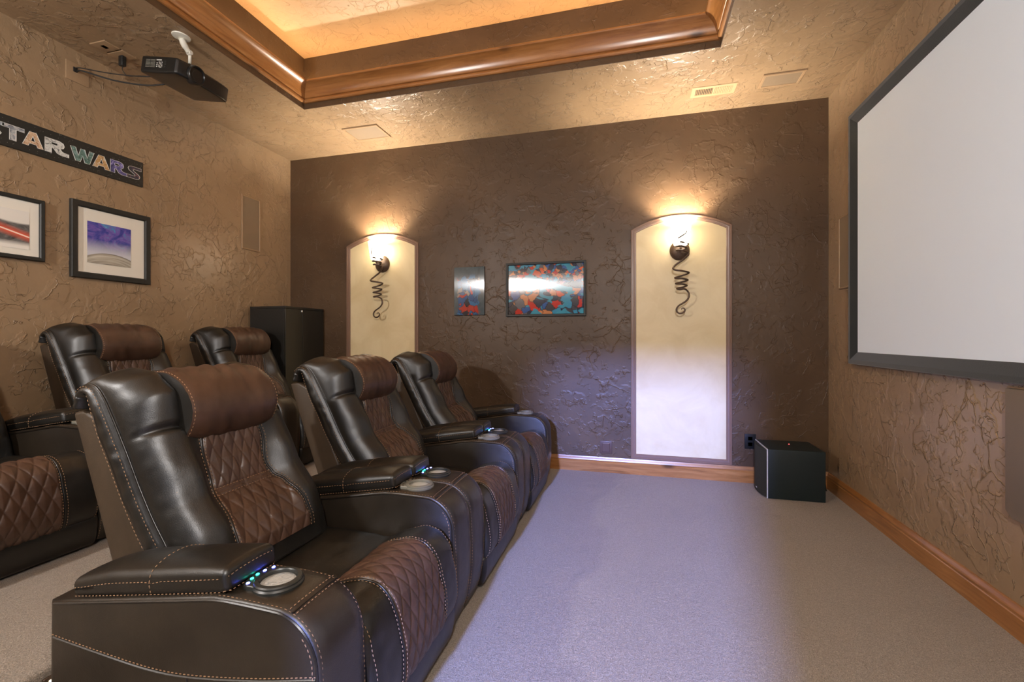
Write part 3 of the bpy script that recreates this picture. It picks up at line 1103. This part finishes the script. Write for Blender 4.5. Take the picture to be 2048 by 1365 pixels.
# low painted speaker panel under the screen
lp_ = empty('wall_speaker', (XR, 1.9, 0.48), 'low tan painted speaker panel with clipped corner below the projection screen', 'speaker', None)
poly = [(2.372, 1.004), (2.372, 0.500), (2.335, 0.475), (1.44, 0.475), (1.40, 0.500), (1.40, 1.004)]
at(MB().prism(poly, 'X', XR - 0.022, XR - 0.001).build('grille', M['lowpanel'], lp_, smooth=True, bevel=0.006, angle=0.5), lp_)
polyo = [(2.384, 1.010), (2.384, 0.494), (2.340, 0.463), (1.435, 0.463), (1.388, 0.494), (1.388, 1.010)]
at(MB().prism(polyo, 'X', XR - 0.007, XR - 0.0005).build('rim', M['tanplate'], lp_, smooth=False), lp_)


# ------------------------------------------------------------------ in-wall and ceiling speakers
def panel(name, place, a0, a1, b0, b1, label, cat, group, rim=0.014, depth=0.012, mats=('tanplate', 'tangrille')):
    c = place((a0 + a1) / 2, (b0 + b1) / 2, 0.0)
    R = empty(name, c, label, cat, group)
    wall_frame(place, a0, a1, b0, b1, [(0.0, 0.0008), (0.0, depth - 0.003), (0.003, depth), (rim - 0.002, depth), (rim, depth - 0.003), (rim, 0.0008)], 'rim', M[mats[0]], R)
    lo, hi = place(a0 + rim - 0.001, b0 + rim - 0.001, 0.001), place(a1 - rim + 0.001, b1 - rim + 0.001, depth - 0.004)
    at(MB().box([min(a, b) for a, b in zip(lo, hi)], [max(a, b) for a, b in zip(lo, hi)], 0.001).build('grille', M[mats[1]], R, smooth=False), R)
    return R


onC = lambda a, b, d: (a, b, ZC - d)
panel('wall_speaker', onR, 3.842, 4.024, 1.575, 2.118, 'slim tan painted speaker set upright between screen frame and dark wall', 'speaker', 'slim upright wall speakers')
panel('wall_speaker', onL, 3.590, 3.818, 2.062, 2.584, 'slim tan painted speaker set upright on the picture wall above the back row', 'speaker', 'slim upright wall speakers')
panel('ceiling_speaker', onC, -2.622, -2.262, 3.712, 3.972, 'tan painted square ceiling speaker above the sconce behind the recliners', 'speaker', 'ceiling speakers', 0.020)
panel('ceiling_speaker', onC, 0.905, 1.186, 3.748, 3.935, 'tan painted ceiling speaker next to the slotted air vent', 'speaker', 'ceiling speakers', 0.020)

# slotted air vent
V0 = empty('air_vent', (0.583, 3.885, ZC), 'slotted tan metal air vent in the ceiling over the wide cream arch', 'vent')
wall_frame(onC, 0.420, 0.746, 3.810, 3.962, [(0.0, 0.0008), (0.0, 0.003), (0.004, 0.006), (0.030, 0.006), (0.032, 0.001)], 'rim', M['ventpaint'], V0)
at(MB().box((0.450, 3.840, ZC - 0.0016), (0.716, 3.932, ZC - 0.0006), 0.0002).build('duct_opening', M['slot'], V0, smooth=False), V0)
at(MB().box((0.577, 3.840, ZC - 0.006), (0.589, 3.932, ZC - 0.001), 0.0006).build('centre_bar', M['ventpaint'], V0, smooth=False), V0)
from mathutils import Matrix
for x0, x1, tilt in ((0.452, 0.576, -0.75), (0.590, 0.714, 0.75)):
    mb = MB()
    for k in range(10):
        x = x0 + (x1 - x0) * (k + 0.5) / 10
        mb.rbox((x, 3.886, ZC - 0.0055), (0.011, 0.092, 0.0012), 0.0004, k=1, rot=Matrix.Rotation(tilt, 3, 'Y'))
    at(mb.build('louver', M['ventpaint'], V0, smooth=False), V0)


# ------------------------------------------------------------------ power plates
def plate(name, place, a0, a1, b0, b1, m, label, cat, group=None, depth=0.009):
    c = place((a0 + a1) / 2, (b0 + b1) / 2, 0.0)
    R = empty(name, c, label, cat, group)
    lo, hi = place(a0, b0, 0.0006), place(a1, b1, depth)
    at(MB().box([min(a, b) for a, b in zip(lo, hi)], [max(a, b) for a, b in zip(lo, hi)], 0.0025, k=2).build('plate', m, R, angle=0.8), R)
    return R


def pbox(place, a0, a1, b0, b1, d0, d1, r=0.001):
    lo, hi = place(a0, b0, d0), place(a1, b1, d1)
    return MB().box([min(a, b) for a, b in zip(lo, hi)], [max(a, b) for a, b in zip(lo, hi)], r)


o1 = plate('wall_outlet', onF, 0.876, 0.962, 0.284, 0.408, M['black'], 'black double wall outlet beside the subwoofer', 'outlet')
for zc in (0.322, 0.370):
    r_ = at(pbox(onF, 0.901, 0.937, zc - 0.016, zc + 0.016, 0.006, 0.009, 0.0015).build('socket', M['ring'], o1, smooth=False), o1)
at(MB().lathe([(0.003, 0.0), (0.0001, 0.001)], (0, 0, 0), 10, axis='Y').build('screw', M['chrome'], o1), o1).location = Vector((0.919, YF - 0.0075, 0.346)) - o1.location
o2 = plate('blank_wall_plate', onF, -0.314, -0.208, 0.168, 0.280, M['purpleplate'], 'blank brown wall plate low on the dark wall, just above the baseboard', 'wall plate')
at(pbox(onF, -0.296, -0.226, 0.184, 0.264, 0.006, 0.016, 0.004).build('cover', M['purpleplate'], o2, smooth=False), o2)
o3 = plate('wall_cable_plate', onL, 2.182, 2.316, 2.926, 3.052, M['tanplate'], 'tan wall plate feeding black cables to the projector', 'wall plate')
at(pbox(onL, 2.222, 2.246, 2.990, 3.022, 0.006, 0.014, 0.002).build('socket', M['slot'], o3, smooth=False), o3)
o4 = plate('ceiling_outlet', onC, -3.455, -3.320, 2.205, 2.300, M['tanplate'], 'tan ceiling outlet plate with a dark socket, near the picture wall', 'outlet', 'tan ceiling plates')
at(pbox(onC, -3.405, -3.372, 2.235, 2.272, 0.006, 0.009, 0.001).build('socket', M['slot'], o4, smooth=False), o4)
o5 = plate('ceiling_outlet', onC, -3.455, -3.320, 2.312, 2.407, M['tanplate'], 'tan ceiling outlet plate holding the black plug-in adapter', 'outlet', 'tan ceiling plates')

# plug-in adapter hanging in the ceiling outlet with its lead
ad = empty('power_adapter', (-3.385, 2.36, ZC - 0.007), 'black plug-in adapter hanging from the ceiling outlet, its lead running to the projector', 'adapter')
at(MB().rbox((-3.385, 2.36, ZC - 0.042), (0.036, 0.030, 0.068), 0.005, k=2).build('body', M['cable'], ad), ad)
at(MB().tube(catmull([(-3.385, 2.36, ZC - 0.076), (-3.385, 2.362, ZC - 0.105), (-3.36, 2.38, ZC - 0.135), (-3.28, 2.40, ZC - 0.135), (-3.20, 2.42, ZC - 0.140), (-3.100, 2.435, ZC - 0.150)], 40), 0.0025, 6).build('lead', M['cable'], ad), ad)

# ------------------------------------------------------------------ projector and its ceiling mount
PJ = Vector((-2.925, 2.452, 2.950))
pm = empty('projector_mount', (-2.81, 2.31, ZC), 'white metal projector mount screwed to the ceiling', 'mount')
at(MB().lathe([(0.0001, -0.010), (0.030, -0.010), (0.046, -0.006), (0.048, -0.0006), (0.0001, -0.0006)], (-2.81, 2.31, ZC), 32, sx=1.0, sy=1.15).build('ceiling_plate', M['white_metal'], pm, angle=0.6), pm)
at(MB().tube(catmull([(-2.815, 2.315, ZC - 0.008), (-2.818, 2.335, ZC - 0.035), (-2.82, 2.37, ZC - 0.065)], 12), [0.018] * 4 + [0.019] * 5 + [0.016] * 4, 14).build('swivel_arm', M['white_metal'], pm), pm)
at(MB().lathe([(0.0001, -0.017), (0.012, -0.0165), (0.015, -0.013), (0.015, 0.013), (0.012, 0.0165), (0.0001, 0.017)], (-2.82, 2.375, ZC - 0.066), 20, axis='X').build('knuckle', M['white_metal'], pm, angle=0.7), pm)
at(MB().tube([(-2.82, 2.378, ZC - 0.070), (-2.862, 2.412, ZC - 0.126)], 0.0095, 12).build('post', M['white_metal'], pm), pm)
at(MB().box((-2.890, 2.385, ZC - 0.1300), (-2.834, 2.440, ZC - 0.1240), 0.002).build('carrier_plate', M['black'], pm, smooth=False), pm)

pj = empty('projector', PJ, 'black projector hanging lens first from the white ceiling mount', 'projector')
pj.rotation_euler = (0, math.radians(11), 0)
W, D_, H_ = 0.385, 0.325, 0.106


def pshape(x, y, z):
    # rounded plan with a bowed front
    fx = x
    if x > 0:
        fx = x * (1.0 - 0.16 * abs(y / (W / 2)) ** 3)
    zz = z * (1 - 0.10 * max(0, x / (D_ / 2)) ** 2)
    return (fx, y, zz)


body = MB().rbox((0, 0, 0), (D_, W, H_), 0.014, n=(8, 10, 4), k=3, fn=pshape).build('case', M['black'], pj)
MB().rbox((0.012, 0, H_ / 2 + 0.003), (0.20, 0.24, 0.012), 0.004, n=(1, 1, 1)).build('top_tray', M['black'], pj)
LY, LX = -0.072, D_ / 2 - 0.004
MB().lathe([(0.062, -0.03), (0.060, 0.006), (0.056, 0.014), (0.050, 0.014), (0.040, -0.010), (0.030, -0.016), (0.030, -0.02)], (LX, LY, 0.0), 40, axis='X').build('lens_hood', M['black'], pj, angle=0.6)
MB().lathe([(0.031, -0.012), (0.030, 0.002), (0.027, 0.002), (0.026, -0.006)], (LX, LY, 0.0), 36, axis='X').build('lens_ring', M['ring'], pj, angle=0.6)
MB().lathe([(0.0262, -0.008), (0.020, -0.0025), (0.010, 0.001), (0.0001, 0.002)], (LX, LY, 0.0), 32, axis='X').build('lens', M['glass'], pj)
# near side: exhaust louvers, pale rating label and its connectors
sy_ = -W / 2 - 0.0012
for k in range(2):
    mb = MB()
    for j in range(6):
        mb.box((-0.118 + k * 0.042, sy_, -0.020 + j * 0.0088), (-0.080 + k * 0.042, sy_ + 0.004, -0.0155 + j * 0.0088), 0.0006)
    mb.build('louver', M['ringlight'], pj, smooth=False)
lb = MB()
lb.box((-0.030, sy_ + 0.0004, 0.024), (0.014, sy_ + 0.003, 0.030), 0.0003, 1)
lb.box((-0.030, sy_ + 0.0008, -0.024), (0.028, sy_ + 0.003, 0.020), 0.0003, 0)
for j in range(7):
    for i in range(5):
        if (i * 7 + j * 3) % 4:
            lb.box((-0.008 + i * 0.0068, sy_ + 0.0003, -0.021 + j * 0.0056), (-0.003 + i * 0.0068, sy_ + 0.002, -0.0178 + j * 0.0056), 0.0002, 1)
for j in range(3):
    lb.box((-0.026, sy_ + 0.0003, -0.018 + j * 0.011), (-0.016, sy_ + 0.002, -0.012 + j * 0.011), 0.0002, 1)
lb.build('rating_label', [M['black'], M['label']], pj, smooth=False)
for k in range(3):
    MB().box((0.038, sy_, -0.018 + k * 0.016), (0.050, sy_ + 0.004, -0.009 + k * 0.016), 0.001).build('port', M['ring'], pj, smooth=False)
for k in range(4):
    MB().lathe([(0.0035, 0.0), (0.0001, 0.0015)], (D_ / 2 * 0.985, 0.03 + 0.012 * (k % 2), -0.006 + 0.010 * (k // 2)), 8, axis='X').build('status_light', M['ringlight'], pj)
MB().rbox((0.02, W / 2 - 0.015, H_ / 2 + 0.006), (0.05, 0.03, 0.014), 0.004).build('focus_lever', M['black'], pj)
for k, (a, b) in enumerate((((-3.625, 2.242, 3.000), (-3.098, 2.47, 2.965)), ((-3.625, 2.230, 3.014), (-3.098, 2.40, 2.975)))):
    a, b = Vector(a), Vector(b)
    pts = [a, a + Vector((0.05, 0.005, -0.004)), a.lerp(b, 0.4) + Vector((0, 0, -0.030 + 0.018 * k)), a.lerp(b, 0.75) + Vector((0, 0, -0.034 + 0.02 * k)), b]
    o = MB().tube(catmull(pts, 40), 0.0052 - 0.0017 * k, 7).build('projector_cable', M['cable'])
    tag(o, ('thicker, lower black cable running from the wall plate to the projector', 'thin upper black cable running from the wall plate to the projector')[k], 'cable', 'projector cables')

# ------------------------------------------------------------------ black cabinet in the corner
cb = empty('storage_cabinet', (-3.41, 3.955, RZ), 'tall black two door cabinet in the room corner behind the back row', 'cabinet')
CX0, CX1, CY0, CY1, CZ1 = -3.612, -3.203, 3.672, 4.222, 1.512
mb = MB()
mb.box((CX0, CY0, RZ), (CX1 - 0.020, CY0 + 0.016, CZ1 - 0.022), 0.001)
mb.box((CX0, CY1 - 0.016, RZ), (CX1 - 0.020, CY1, CZ1 - 0.022), 0.001)
mb.box((CX0, CY0 + 0.016, RZ), (CX0 + 0.008, CY1 - 0.016, CZ1 - 0.022), 0.001)
mb.box((CX0, CY0 + 0.016, RZ), (CX1 - 0.020, CY1 - 0.016, RZ + 0.06), 0.001)
at(mb.build('body', M['cabinet'], cb, smooth=False), cb)
at(MB().box((CX0, CY0 - 0.002, CZ1 - 0.022), (CX1 + 0.002, CY1, CZ1), 0.0015).build('top_board', M['cabinet'], cb, smooth=False), cb)
ym = 3.905
for y0, y1 in ((CY0 + 0.001, ym - 0.002), (ym + 0.002, CY1)):
    d = at(MB().box((CX1 - 0.018, y0, RZ + 0.05), (CX1, y1, CZ1 - 0.025), 0.0015).build('door', M['cabinet_door'], cb, smooth=False), cb)
    if y0 < 3.8:
        h = MB().box((CX1 - 0.001, ym - 0.020, CZ1 - 0.052), (CX1 + 0.008, ym - 0.006, CZ1 - 0.030), 0.002).build('latch', M['chrome'], d, smooth=False)

# ------------------------------------------------------------------ subwoofer
sw = empty('subwoofer', (1.147, 4.02, 0), 'black cube subwoofer with silver front edge on the carpet by the corner', 'speaker')
SX0, SX1, SY0_, SY1_, SH = 0.958, 1.338, 3.852, 4.212, 0.372
at(MB().box((SX0, SY0_, 0.004), (SX1, SY1_, SH), 0.004, k=2).build('body', M['sub'], sw, angle=0.6), sw)
at(MB().box((SX0 - 0.008, SY0_ - 0.001, 0.003), (SX0 - 0.0002, SY1_ + 0.001, SH + 0.001), 0.001).build('front_trim', M['silver'], sw, smooth=False), sw)


def grl(u, v):
    y = SY0_ + 0.004 + (SY1_ - SY0_ - 0.008) * u
    z = 0.010 + (SH - 0.016) * v
    low = 0.058 * sstep(0.16, 0.0, v) if False else 0.0
    return (SX0 - 0.0085 - 0.034 * (1 - (2 * u - 1) ** 2) - low, y, z)


mb = MB().grid(grl, 16, 10)
e0 = [grl(i / 16, 0) for i in range(17)]
e1 = [grl(i / 16, 1) for i in range(17)]
mb.add(e0 + [(SX0 - 0.0085, e0[0][1], e0[0][2]), (SX0 - 0.0085, e0[-1][1], e0[0][2])], [tuple(range(17)) + (18, 17)])
mb.add(e1 + [(SX0 - 0.0085, e1[0][1], e1[0][2]), (SX0 - 0.0085, e1[-1][1], e1[0][2])], [tuple(range(17)) + (18, 17)])
at(mb.build('front_grille', M['subgrille'], sw, angle=0.6), sw)
at(MB().box((SX0 - 0.044, 4.0, 0.034), (SX0 - 0.0415, 4.03, 0.040), 0.0005).build('badge', M['silver'], sw, smooth=False), sw)
at(MB().lathe([(0.004, 0.0), (0.003, 0.002), (0.0001, 0.0025)], (1.163, 4.08, SH), 10).build('power_light', M['led_red'], sw), sw)
at(MB().tube(catmull([(SX1 - 0.001, 4.10, 0.30), (1.38, 4.10, 0.26), (1.42, 4.12, 0.10), (1.44, 4.14, 0.014), (1.455, 4.18, 0.008)], 30), 0.004, 6).build('cable', M['cable'], sw), sw)

# ------------------------------------------------------------------ step light on the riser
sl = empty('step_light', (RX, 1.05, 0.12), 'glowing step light low on the carpeted riser behind the nearest recliner', 'light')
at(MB().rbox((RX + 0.004, 1.05, 0.13), (0.010, 0.13, 0.085), 0.003).build('plate', M['bronze'], sl), sl)
at(MB().box((RX + 0.0085, 0.998, 0.10), (RX + 0.011, 1.102, 0.162), 0.001).build('lens', M['step'], sl, smooth=False), sl)


# ------------------------------------------------------------------ prints, pictures and the lettered banner
def uv_panel(place, a0, a1, b0, b1, d, name, m, parent, flip=False):
    vs = [place(a0, b0, d), place(a1, b0, d), place(a1, b1, d), place(a0, b1, d)]
    me = bpy.data.meshes.new(name)
    me.from_pydata(vs, [], [(0, 1, 2, 3)])
    uv = me.uv_layers.new(name='UVMap')
    for k, c in enumerate(((0, 0), (1, 0), (1, 1), (0, 1))):
        uv.data[k].uv = (1 - c[0] if flip else c[0], c[1])
    me.materials.append(m)
    o = bpy.data.objects.new(name, me)
    COL.objects.link(o)
    return at_p(o, parent)


def at_p(o, parent):
    o.parent = parent
    o.location = -parent.location
    return o


def lenticular(t, rough=0.135, ior=1.55):
    """fine vertical lens ribs spread a lamp's reflection sideways into a band"""
    t.set(Roughness=rough, Anisotropic=1.0, Anisotropic_Rotation=0.0)
    t.b.inputs['Specular IOR Level'].default_value = 1.0
    t.b.inputs['IOR'].default_value = ior
    tg = t.n('ShaderNodeTangent', direction_type='UV_MAP')
    t.t.links.new(tg.outputs[0], t.b.inputs['Tangent'])


def uvs(t):
    c = t.n('ShaderNodeTexCoord').outputs['UV']
    sp = t.n('ShaderNodeSeparateXYZ', {0: c})
    return c, sp.outputs[0], sp.outputs[1]


def cells(t, vec, scale, stops, edge=0.05):
    v = t.n('ShaderNodeTexVoronoi', {'Vector': vec, 'Scale': scale, 'Randomness': 1.0})
    r = t.n('ShaderNodeSeparateColor', {0: v.outputs['Color']}).outputs[0]
    c = t.ramp(r, stops, 'CONSTANT')
    d = t.n('ShaderNodeTexVoronoi', {'Vector': vec, 'Scale': scale, 'Randomness': 1.0}, feature='DISTANCE_TO_EDGE').outputs[0]
    return t.mix(t.ramp(d, [(0.0, 0.9), (edge, 0.0)]), c, (0.01, 0.012, 0.02))


def warp(t, c, sc, amt, scale=(1, 1, 1)):
    n = t.noise(sc, 3, 0.6, 0, vec=c, col=True)
    mx = t.n('ShaderNodeMix', data_type='VECTOR')
    mx.inputs[0].default_value = amt
    t.t.links.new(c, mx.inputs[4])
    t.t.links.new(n, mx.inputs[5])
    return t.n('ShaderNodeMapping', {'Vector': mx.outputs[1], 'Scale': scale}).outputs[0]


COMIC = [(0.0, (0.02, 0.03, 0.06)), (0.16, (0.50, 0.03, 0.02)), (0.30, (0.03, 0.10, 0.30)), (0.44, (0.55, 0.22, 0.09)), (0.56, (0.05, 0.05, 0.06)), (0.68, (0.04, 0.26, 0.42)),
         (0.80, (0.62, 0.10, 0.03)), (0.90, (0.12, 0.13, 0.15))]
t = NT('bright_abstract_print')
c, u, v = uvs(t)
low = cells(t, warp(t, c, 3.0, 0.22, (1.5, 0.85, 1)), 8.0, COMIC)
top = cells(t, warp(t, c, 5.0, 0.16, (1.5, 1.0, 1)), 14.0, COMIC)
sky = t.mix(t.noise(3, 4, 0.6, 1.0, vec=c), (0.02, 0.16, 0.26), (0.07, 0.42, 0.56))
img = t.mix(t.ramp(v, [(0.60, 0.0), (0.66, 1.0)]), low, top)
img = t.mix(t.ramp(t.noise(4.5, 2, 0.5, 0.8, vec=c), [(0.55, 0.0), (0.57, 1.0)]), img, sky)
t.set(Base_Color=img)
lenticular(t)
M['print_wide'] = t.m
t = NT('dark_teal_abstract_print')
c, u, v = uvs(t)
bg = t.mix(t.noise(3, 5, 0.65, 1.2, vec=c), (0.015, 0.03, 0.045), (0.10, 0.15, 0.17))
sh = cells(t, warp(t, c, 3.0, 0.30, (0.8, 1.3, 1)), 8.0, [(0.0, (0.02, 0.08, 0.22)), (0.30, (0.38, 0.04, 0.03)), (0.50, (0.03, 0.14, 0.30)), (0.68, (0.30, 0.24, 0.20)), (0.82, (0.015, 0.02, 0.035))])
dx = t.math('ABSOLUTE', t.math('SUBTRACT', u, 0.47))
mk = t.ramp(t.math('ADD', dx, t.math('MULTIPLY', t.math('SUBTRACT', t.noise(5, 3, vec=c), 0.5), 0.5)), [(0.30, 1.0), (0.36, 0.0)])
mk = t.math('MULTIPLY', mk, t.ramp(v, [(0.78, 1.0), (0.86, 0.0)]))
t.set(Base_Color=t.mix(mk, bg, sh))
lenticular(t, 0.125, 1.42)
M['print_tall'] = t.m
t = NT('starry_planet_print')
c, u, v = uvs(t)
neb = t.ramp(t.noise(3.2, 5, 0.62, 1.0, vec=c), [(0.28, (0.015, 0.018, 0.10)), (0.45, (0.05, 0.06, 0.36)), (0.56, (0.16, 0.10, 0.45)), (0.66, (0.06, 0.26, 0.55)), (0.80, (0.6, 0.8, 0.95))])
hz = t.mix(t.ramp(v, [(0.26, 1.0), (0.60, 0.0)]), neb, (0.60, 0.62, 0.70))
du = t.math('SUBTRACT', u, 0.52)
dv = t.math('ADD', v, 0.95)
r = t.math('SQRT', t.math('ADD', t.math('MULTIPLY', du, du), t.math('MULTIPLY', dv, dv)))
band = t.ramp(t.noise(16, 3, 0.6, vec=t.n('ShaderNodeCombineXYZ', {0: r, 1: t.math('MULTIPLY', u, 0.05)}).outputs[0]), [(0.3, (0.10, 0.09, 0.08)), (0.5, (0.40, 0.37, 0.30)), (0.7, (0.62, 0.60, 0.52))])
pl = t.mix(t.ramp(t.math('SUBTRACT', 1.24, r), [(0.0, 0.0), (0.015, 1.0)]), hz, band)
t.set(Base_Color=pl)
lenticular(t, 0.16)
M['print_space'] = t.m
t = NT('grey_wave_red_beam_print')
c, u, v = uvs(t)
wv = t.math('ADD', t.math('MULTIPLY', t.math('SINE', t.math('MULTIPLY', u, 5.5)), 0.06), 0.74)
dk = t.ramp(t.noise(4, 5, 0.65, 2.0, vec=c), [(0.3, (0.02, 0.022, 0.025)), (0.7, (0.20, 0.19, 0.18))])
img = t.mix(t.ramp(t.math('SUBTRACT', wv, v), [(0.0, 0.0), (0.05, 1.0)]), (0.80, 0.78, 0.72), dk)
img = t.mix(t.ramp(t.math('SUBTRACT', 0.20, v), [(0.0, 0.0), (0.12, 1.0)]), img, (0.82, 0.80, 0.74))
bl = t.math('ABSOLUTE', t.math('SUBTRACT', v, t.math('SUBTRACT', 0.78, t.math('MULTIPLY', u, 0.45))))
img = t.mix(t.ramp(bl, [(0.02, 0.9), (0.16, 0.0)]), img, (0.75, 0.10, 0.04))
img = t.mix(t.ramp(bl, [(0.012, 1.0), (0.022, 0.0)]), img, (1.0, 0.78, 0.66))
t.set(Base_Color=img)
lenticular(t, 0.16)
M['print_wave'] = t.m


def picture(place, a0, a1, b0, b1, fw, mat_in, m, label, group=None, depth=0.028, flip=False):
    R = empty('framed_picture', place((a0 + a1) / 2, (b0 + b1) / 2, 0), label, 'picture', group)
    wall_frame(place, a0, a1, b0, b1, [(0.0, 0.001), (0.0, depth - 0.003), (0.003, depth), (fw * 0.8, depth - 0.002), (fw, depth - 0.008), (fw, 0.001)], 'frame', M['frame'], R)
    if mat_in:
        uv_panel(place, a0 + fw - 0.001, a1 - fw + 0.001, b0 + fw - 0.001, b1 - fw + 0.001, depth - 0.017, 'mat_board', M['mat'], R)
        p0, p1, q0, q1 = mat_in
    else:
        p0, p1, q0, q1 = a0 + fw - 0.001, a1 - fw + 0.001, b0 + fw - 0.001, b1 - fw + 0.001
    uv_panel(place, p0, p1, q0, q1, depth - 0.0155, 'print', m, R, flip)
    return R


picture(onL, 2.204, 2.720, 1.618, 2.137, 0.040, (2.302, 2.585, 1.727, 2.012), M['print_space'], 'black framed starry blue print over a grey planet, white mat, on the left wall')
picture(onL, 1.535, 2.061, 1.690, 2.074, 0.024, (1.600, 1.990, 1.752, 1.986), M['print_wave'], 'thin black framed print with red beam over grey wave, cut by the photo edge')
picture(onF, -1.190, -0.438, 1.410, 1.915, 0.022, None, M['print_wide'], 'wide black framed colourful comic style print between the two arches')
pt = empty('canvas_print', (-1.562, YF, 1.66), 'small tall unframed teal print left of the wide framed one', 'picture')
at(MB().box((-1.717, YF - 0.020, 1.429), (-1.407, YF - 0.001, 1.896), 0.002).build('panel', M['black'], pt, smooth=False), pt)
uv_panel(onF, -1.716, -1.408, 1.430, 1.895, 0.0206, 'print', M['print_tall'], pt)

# lettered banner: block capitals in metres along the wall (y) and height (z)
GLY = {
    'S': [[(1.0, 1.0), (0.30, 1.0), (0.10, 0.92), (0.04, 0.76), (0.12, 0.62), (0.52, 0.36), (0.54, 0.28), (0.48, 0.24), (-0.05, 0.24), (-0.05, 0.0), (0.62, 0.0), (0.82, 0.08), (0.90, 0.26), (0.80, 0.42),
           (0.42, 0.66), (0.40, 0.74), (0.48, 0.78), (1.0, 0.78)]],
    'T': [[(0.0, 1.0), (1.0, 1.0), (1.0, 0.76), (0.63, 0.76), (0.63, 0.0), (0.33, 0.0), (0.33, 0.76), (0.0, 0.76)]],
    'A': [[(0.34, 1.0), (0.66, 1.0), (1.0, 0.0), (0.72, 0.0), (0.67, 0.18), (0.33, 0.18), (0.28, 0.0), (0.0, 0.0)], [(0.40, 0.38), (0.60, 0.38), (0.50, 0.74)]],
    'R': [[(0.0, 1.0), (0.62, 1.0), (0.80, 0.90), (0.85, 0.70), (0.80, 0.54), (0.66, 0.46), (0.74, 0.30), (0.86, 0.24), (1.05, 0.24), (1.05, 0.0), (0.70, 0.0), (0.52, 0.08), (0.36, 0.36), (0.28, 0.36), (0.28, 0.0), (0.0, 0.0)],
          [(0.28, 0.62), (0.52, 0.62), (0.56, 0.70), (0.52, 0.78), (0.28, 0.78)]],
    'W': [[(0.0, 1.0), (0.22, 1.0), (0.32, 0.42), (0.43, 1.0), (0.60, 1.0), (0.70, 0.42), (0.80, 1.0), (1.0, 1.0), (0.80, 0.0), (0.60, 0.0), (0.51, 0.48), (0.41, 0.0), (0.21, 0.0)]]}
bn = empty('wall_banner', (XL, 2.19, 2.445), 'long black banner lettered STAR WARS in picture filled capitals on the left wall', 'sign')
at(MB().box((XL + 0.001, 1.712, 2.353), (XL + 0.018, 2.668, 2.538), 0.0012).build('board', M['frame'], bn, smooth=False), bn)


def letter_mat(name, stops, sc):
    t = NT(name)
    t.set(Base_Color=t.ramp(t.noise(sc, 4, 0.65, 2.0), stops), Roughness=0.4)
    return t.m


LM = [letter_mat('letter_fill_grey', [(0.3, (0.05, 0.05, 0.06)), (0.5, (0.35, 0.37, 0.38)), (0.7, (0.7, 0.7, 0.66))], 30),
      letter_mat('letter_fill_slate', [(0.3, (0.04, 0.04, 0.05)), (0.45, (0.25, 0.27, 0.30)), (0.6, (0.55, 0.55, 0.52)), (0.72, (0.55, 0.13, 0.04))], 26),
      letter_mat('letter_fill_sand', [(0.3, (0.25, 0.10, 0.05)), (0.5, (0.62, 0.42, 0.26)), (0.68, (0.72, 0.62, 0.50))], 34),
      letter_mat('letter_fill_white', [(0.35, (0.10, 0.10, 0.10)), (0.5, (0.62, 0.62, 0.58)), (0.7, (0.80, 0.79, 0.74))], 30),
      letter_mat('letter_fill_green', [(0.3, (0.03, 0.06, 0.06)), (0.5, (0.12, 0.22, 0.18)), (0.68, (0.30, 0.42, 0.45))], 30),
      letter_mat('letter_fill_gold', [(0.3, (0.22, 0.09, 0.04)), (0.5, (0.60, 0.36, 0.14)), (0.68, (0.62, 0.55, 0.45))], 36),
      letter_mat('letter_fill_violet', [(0.3, (0.02, 0.02, 0.06)), (0.5, (0.10, 0.09, 0.26)), (0.7, (0.42, 0.36, 0.70))], 28),
      letter_mat('letter_fill_night', [(0.35, (0.015, 0.015, 0.02)), (0.55, (0.06, 0.06, 0.09)), (0.68, (0.45, 0.10, 0.06))], 24)]
M['outline'] = simple('pale_letter_outline', (0.62, 0.62, 0.58), 0.4)
RUN = [('S', 1.745, 1.868), ('T', 1.858, 1.962), ('A', 1.952, 2.056), ('R', 2.064, 2.186), ('W', 2.200, 2.340), ('A', 2.330, 2.438), ('R', 2.442, 2.546), ('S', 2.556, 2.655)]
LZ0, LZ1 = 2.397, 2.486
from mathutils.geometry import tessellate_polygon
for k, (ch, y0, y1) in enumerate(RUN):
    polys = [[Vector((y0 + (y1 - y0) * a, LZ0 + (LZ1 - LZ0) * b, 0)) for a, b in p] for p in GLY[ch]]
    tris = tessellate_polygon(polys)
    flatp = [p for pl_ in polys for p in pl_]
    mb = MB().add([(XL + 0.0188, p.x, p.y) for p in flatp], [tuple(tr) for tr in tris])
    for pl_ in polys:
        mb.tube([(XL + 0.0190, p.x, p.y) for p in pl_], 0.0016, 5, 1, closed=True)
    at(mb.build('letter_' + ch.lower(), [LM[k], M['outline']], bn, smooth=False, fix=False), bn)
st_ = MB()
for k in range(90):
    y, z = random.uniform(1.72, 2.66), random.choice((random.uniform(2.358, 2.392), random.uniform(2.490, 2.532)))
    st_.box((XL + 0.0178, y, z), (XL + 0.0186, y + 0.0014, z + 0.0014), 0.0001)
st_.build('star_dots', M['outline'], bn, smooth=False)
o_ = bn.children[-1]
o_.location = -bn.location
